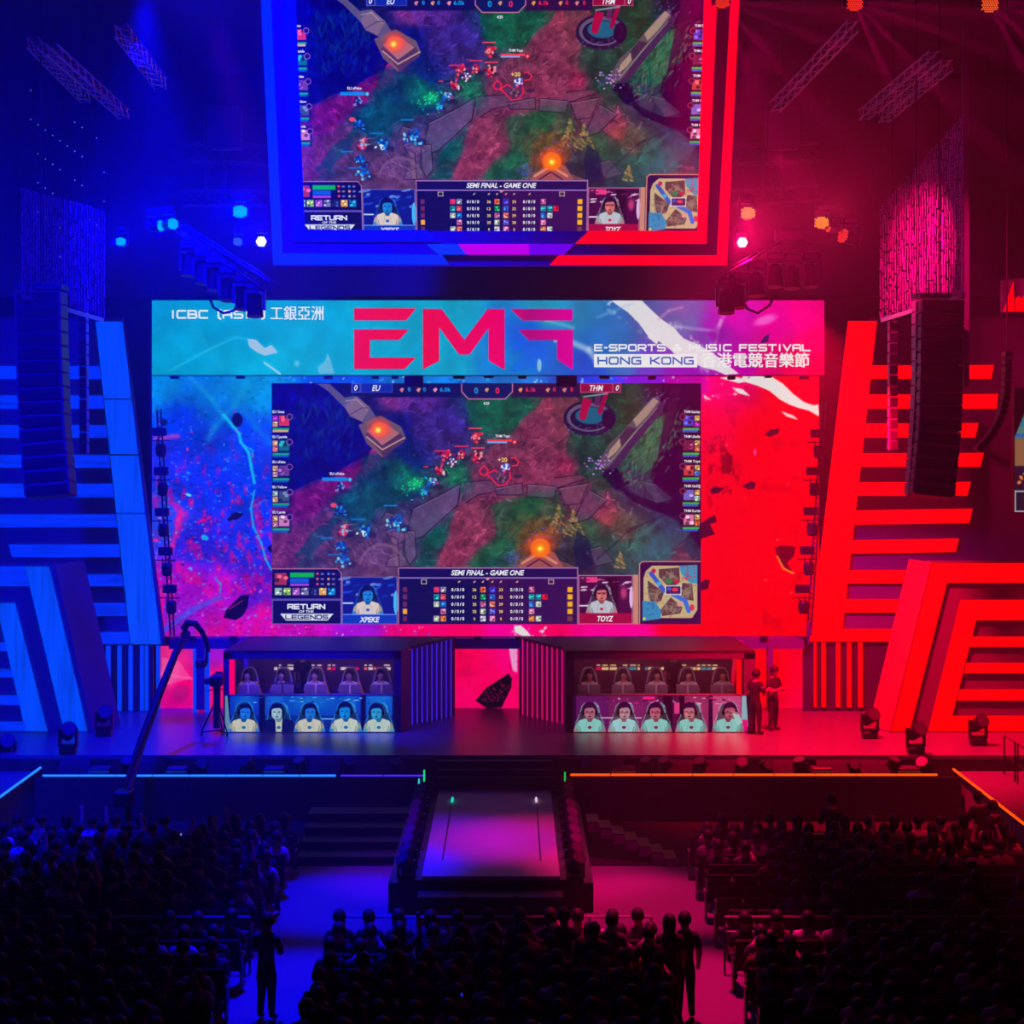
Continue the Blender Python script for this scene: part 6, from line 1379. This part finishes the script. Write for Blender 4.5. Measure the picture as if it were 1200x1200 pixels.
for i, (b, r, k, x, Y) in enumerate(seats):
    empty_seat = rs.random() < (.28 if b == 'right' and Y < 39 else .07)
    if b == 'right' and 34.5 < Y < 37.8 and rs.random() < .45: empty_seat = True
    occ.append(not empty_seat)
    if i < NI:
        c = proto if first else copy_tree(proto); first = False
        c.location = (x, Y, FLOOR)
        tag(c, 'dark cloth chair, %s block, %s, %s' % (b, rowname(r), seatname(b, k)), 'chair', 'auditorium chairs of the %s block' % b)
m = MB()
for (b, r, k, x, Y) in stuff_seats:
    z = FLOOR
    m.box((x, Y + .02, z + .42), (.46, .44, .08)); m.box((x, Y - .24, z + .68), (.46, .07, .56)); m.box((x - .245, Y - .02, z + .6), (.04, .34, .03), mi=1); m.box((x + .245, Y - .02, z + .6), (.04, .34, .03), mi=1); m.box((x - .24, Y - .1, z + .29), (.035, .25, .56), mi=1)
if stuff_seats: tag(m.build('auditorium_chairs', [M['seatcloth'], M['armpad']]), 'rows of dark auditorium chairs nearest the stage, further than the separately built ones', 'chairs', kind='stuff')
np_ = 0; far = []
for i, (b, r, k, x, Y) in enumerate(seats):
    if not occ[i]: continue
    v = rs.choice(variants[:8] * 3 + variants[8:]) if Y > 34 else rs.choice(variants[:8] * 5 + variants[8:])
    rz = Q(rs.uniform(-14, 14) + (x * -1.2)); loc = (x + rs.uniform(-.03, .03), Y - .03, FLOOR + rs.uniform(-.04, .03))
    if np_ < 288:
        person(v[0], v[1], loc, rz, '%s spectator in %s, %s block, %s, %s' % (v[4], v[2], b, rowname(r), seatname(b, k)), 'spectators seated in the %s block' % b)
        np_ += 1
    else: far.append((v, loc, rz))
if far:
    bm = bmesh.new(); mats = [M['skin'], M['shirt_dark'], M['trousers'], M['hair'], M['black'], M['shirt_grey'], M['shirt_white'], M['hair']]
    for v, loc, rz in far:
        for me_, hairm in ((v[0], False), (v[1], True)):
            n0 = len(bm.verts); f0 = len(bm.faces); bm.from_mesh(me_); bm.verts.ensure_lookup_table(); bm.faces.ensure_lookup_table()
            T = Matrix.Translation(loc) @ Matrix.Rotation(rz, 4, 'Z')
            for q_ in bm.verts[n0:]: q_.co = T @ q_.co
            for f_ in bm.faces[f0:]:
                if hairm: f_.material_index = 3
                elif f_.material_index == 1: f_.material_index = {'pale top': 6, 'grey top': 5, 'grey hoodie': 5}.get(v[2], 1)
    me_ = bpy.data.meshes.new('far_spectators'); bm.to_mesh(me_); bm.free()
    for m_ in mats: me_.materials.append(m_)
    o = bpy.data.objects.new('spectators', me_); COL.objects.link(o); tag(o, 'crowd of seated spectators in the front rows nearest the stage', 'people', kind='stuff')

# people on their feet
sb = {}
for nm, ar, lh, mt in (('a', 'down', False, 'shirt_dark'), ('b', 'front', False, 'shirt_dark'), ('c', 'down', True, 'shirt_dark'), ('d', 'front', False, 'shirt_grey')):
    sb[nm] = human('standing_spectator', stand(ar, 1, .09, .02), M[mt], long_hair=lh, face=1, detail=2)
def standing(px, head_y, v, label, rz=0, sc=1.0):
    Y = (CAMH - (FLOOR + 1.76 * sc)) * F / (head_y - HOR); p = P(px, head_y, Y)
    o = person(sb[v][0], sb[v][1], (p.x, Y, FLOOR), Q(rz), label); o.scale = (sc, sc, sc); return Y
standing(716, 1072, 'd', 'man standing with his back to us looking at a lit phone, behind the guard rail', -14)
standing(697, 1083, 'a', 'shorter person standing left of the man with the lit phone', 12, .94)
standing(661, 1067, 'b', 'person leaning at the guard rail right of the catwalk', 0)
standing(761, 1088, 'b', 'person in dark clothes standing, head just under the end of the guard rail', 10, .93)
standing(785, 1074, 'c', 'standing person with long dark hair at the right aisle', 6)
standing(803, 1071, 'a', 'tall man standing rightmost of the group at the right aisle, full length visible', 4, 1.0)
standing(373, 1160, 'a', 'person in black standing at the lower left aisle corner of the centre block', 0)
standing(312, 1072, 'd', 'person standing at the aisle edge of the left block', -20)
standing(1148, 929, 'b', 'man in dark clothes standing against the right side platform, farther one', 20)
standing(1166, 940, 'a', 'man in dark clothes standing against the right side platform, nearer one', 30)
standing(975, 932, 'b', 'crew member standing in front of the right pit barrier holding a camera', 0)
standing(905, 1096, 'c', 'person standing at the aisle edge of the right block', 10, .9)
ph = empty('smartphone', P(709, 1112, 31.2), rot=(Q(-50), 0, Q(30)), label='glowing phone held by the standing man behind the guard rail', cat='phone')
MB().box((0, 0, 0), (.08, .012, .16), bev=.004).build('phone_body', M['plastic'], ph); MB().box((0, -.008, 0), (.07, .004, .145)).build('phone_screen', glow('phone_glow', (210, 190, 240), 1.2), ph)
k = 0
for px, py, Y, cc, lb in ((688, 1126, 30.5, (120, 60, 160), ''), (541, 1166, 28.5, (30, 40, 230), ''), (82, 1041, 37.5, (70, 90, 220), ''), (212, 978, 41, (150, 150, 230), '')):
    e = empty('smartphone', P(px, py, Y), rot=(Q(-40), 0, Q(20)), label='small dim phone glow held up in the crowd, %s' % ['right of the catwalk behind the rail', 'lower middle of the centre block', 'upper left part of the left block', 'front row of the left block'][k], cat='phone'); k += 1
    MB().box((0, 0, 0), (.075, .012, .15), bev=.004).build('phone_body', M['plastic'], e); MB().box((0, -.008, 0), (.03, .004, .05)).build('phone_screen', glow('phone_dim_%d' % k, cc, .8), e)
cf = MB().box((0, 0, 0), (.34, .02, .26)).build('paper_sign', surf('paper', (.5, .5, .5), .7)); cf.location = (-.5, 33.9, FLOOR + .72); tag(cf, 'small blank pale notice hung on the centre guard rail', 'notice')
# ================================================================ haze, light, camera
w_ = bpy.data.worlds.new('World'); scene.world = w_; w_.use_nodes = True
w_.node_tree.nodes['Background'].inputs[0].default_value = (.05, .0, .5, 1); w_.node_tree.nodes['Background'].inputs[1].default_value = .004
def spot(loc, aim, col, watts, size=60, blend=.6, rad=.3, name='stage_spot'):
    l = bpy.data.lights.new(name, 'SPOT'); l.energy = watts; l.color = col; l.spot_size = math.radians(size); l.spot_blend = blend; l.shadow_soft_size = rad
    o = bpy.data.objects.new(name, l); COL.objects.link(o); o.location = loc; o.rotation_euler = (Vector(aim) - Vector(loc)).to_track_quat('-Z', 'Y').to_euler(); return o
BLUE = (.0, .0, 1.0); RED = (1, .0, .05); MAG = (1, 0, .35)
# front-of-house washes, blue from the left, red-violet from the right
spot((-9, 14, 17), (-14, 54, 5), BLUE, 140000, 38, 1, .6)
spot((10, 14, 17), (14, 54, 7), (.6, 0, .34), 3200, 50, 1, .6)
spot((-9, 46, 19), (-9.5, 51.5, 0), BLUE, 85000, 48, .9)
spot((7.6, 47.2, 11.2), (9.8, 50.6, 0), (1, 0, .04), 38000, 80, .9)
spot((5.8, 42.0, 14.5), (10.0, 46.4, 12.4), (1, 0, .14), 11000, 40, .9, .1, 'fixture_and_fill_beam')  # red fill spot added to make the bead curtain glow, no fixture here
spot((-11, 36, 18.5), (-13, 42, 0), BLUE, 60000, 40, .9)
spot((11.5, 36, 18.5), (13, 42, 0), (1, 0, .02), 13000, 40, .9)
# aisle and catwalk washes
for y_, a_, w_l, w_r in ((37, 33, .6, .85), (40, 39, .5, .6)):
    spot((-4.6, y_, 18.5), (-3.5, a_, FLOOR), (0, 0, 1), 120000 * w_l, 17, .7)
    spot((3.8, y_, 18.5), (2.9, a_, FLOOR), (1, 0, .13), 48000 * w_r, 17, .7)
spot((-7, 44, 18), (-1.7, 41.5, -.7), (.16, 0, 1), 24000, 18, 1)
spot((6, 44, 18), (1.0, 41.5, -.7), (1, 0, .2), 25000, 18, 1)
# unseen blue spot added to tint the haze in front of the hanging screen
spot((-8.5, 37.5, 19.2), (-4.8, 44, 16.2), BLUE, 110000, 46, 1, .4)
# beams from the visible lit fixtures
for px, py, c, wt in ((306, 283, BLUE, 8000), (281, 248, BLUE, 8000), (188, 262, BLUE, 5000), (141, 283, BLUE, 3000), (870, 284, (1, 0, .12), 8500), (876, 250, (1, .02, .1), 1600), (966, 261, (1, .02, 0.1), 1600)):
    p = P(px, py, 47.5); spot(p, (p.x * .95, 20, 15), c, wt, 90, 1, .15, 'fixture_and_fill_beam')
for px, sx in ((1001, 1), (1159, 1), (846, -1)):
    p = P(px, 2, 41.6)
    for dx, dz in ((3.5, -6), (6.5, -4), (1.5, -7), (5, -1.8)): spot(p, (p.x + dx, 36, p.z + dz), (1, 0, .2), 26000, 5, .4, .05, 'beam')
# haze filling the hall
hz_, hn_, ho_ = nt('haze'); vs_ = hn_.nodes.new('ShaderNodeVolumeScatter'); vs_.inputs['Density'].default_value = .0038; vs_.inputs['Anisotropy'].default_value = .3; vs_.inputs['Color'].default_value = (1, 1, 1, 1)
hn_.links.new(vs_.outputs[0], ho_.inputs['Volume'])
HAZE = True
if HAZE:
    hb_ = MB().box((0, 43, 9), (46, 33.8, 20.5)).build('haze', hz_); tag(hb_, 'thin theatrical haze filling the air over the stage', 'haze', kind='stuff')
cam = bpy.data.cameras.new('Camera'); cam.sensor_width = 36; cam.lens = F / 1200 * 36; cam.shift_y = -(600 - HOR) / 1200; cam.clip_end = 300
co = bpy.data.objects.new('Camera', cam); COL.objects.link(co); co.location = (0, 0, CAMH); co.rotation_euler = (math.pi / 2, 0, 0); scene.camera = co
vs = scene.view_settings; vs.view_transform = 'Standard'; vs.look = 'None'; vs.exposure = 0; vs.gamma = 1; vs.use_curve_mapping = False
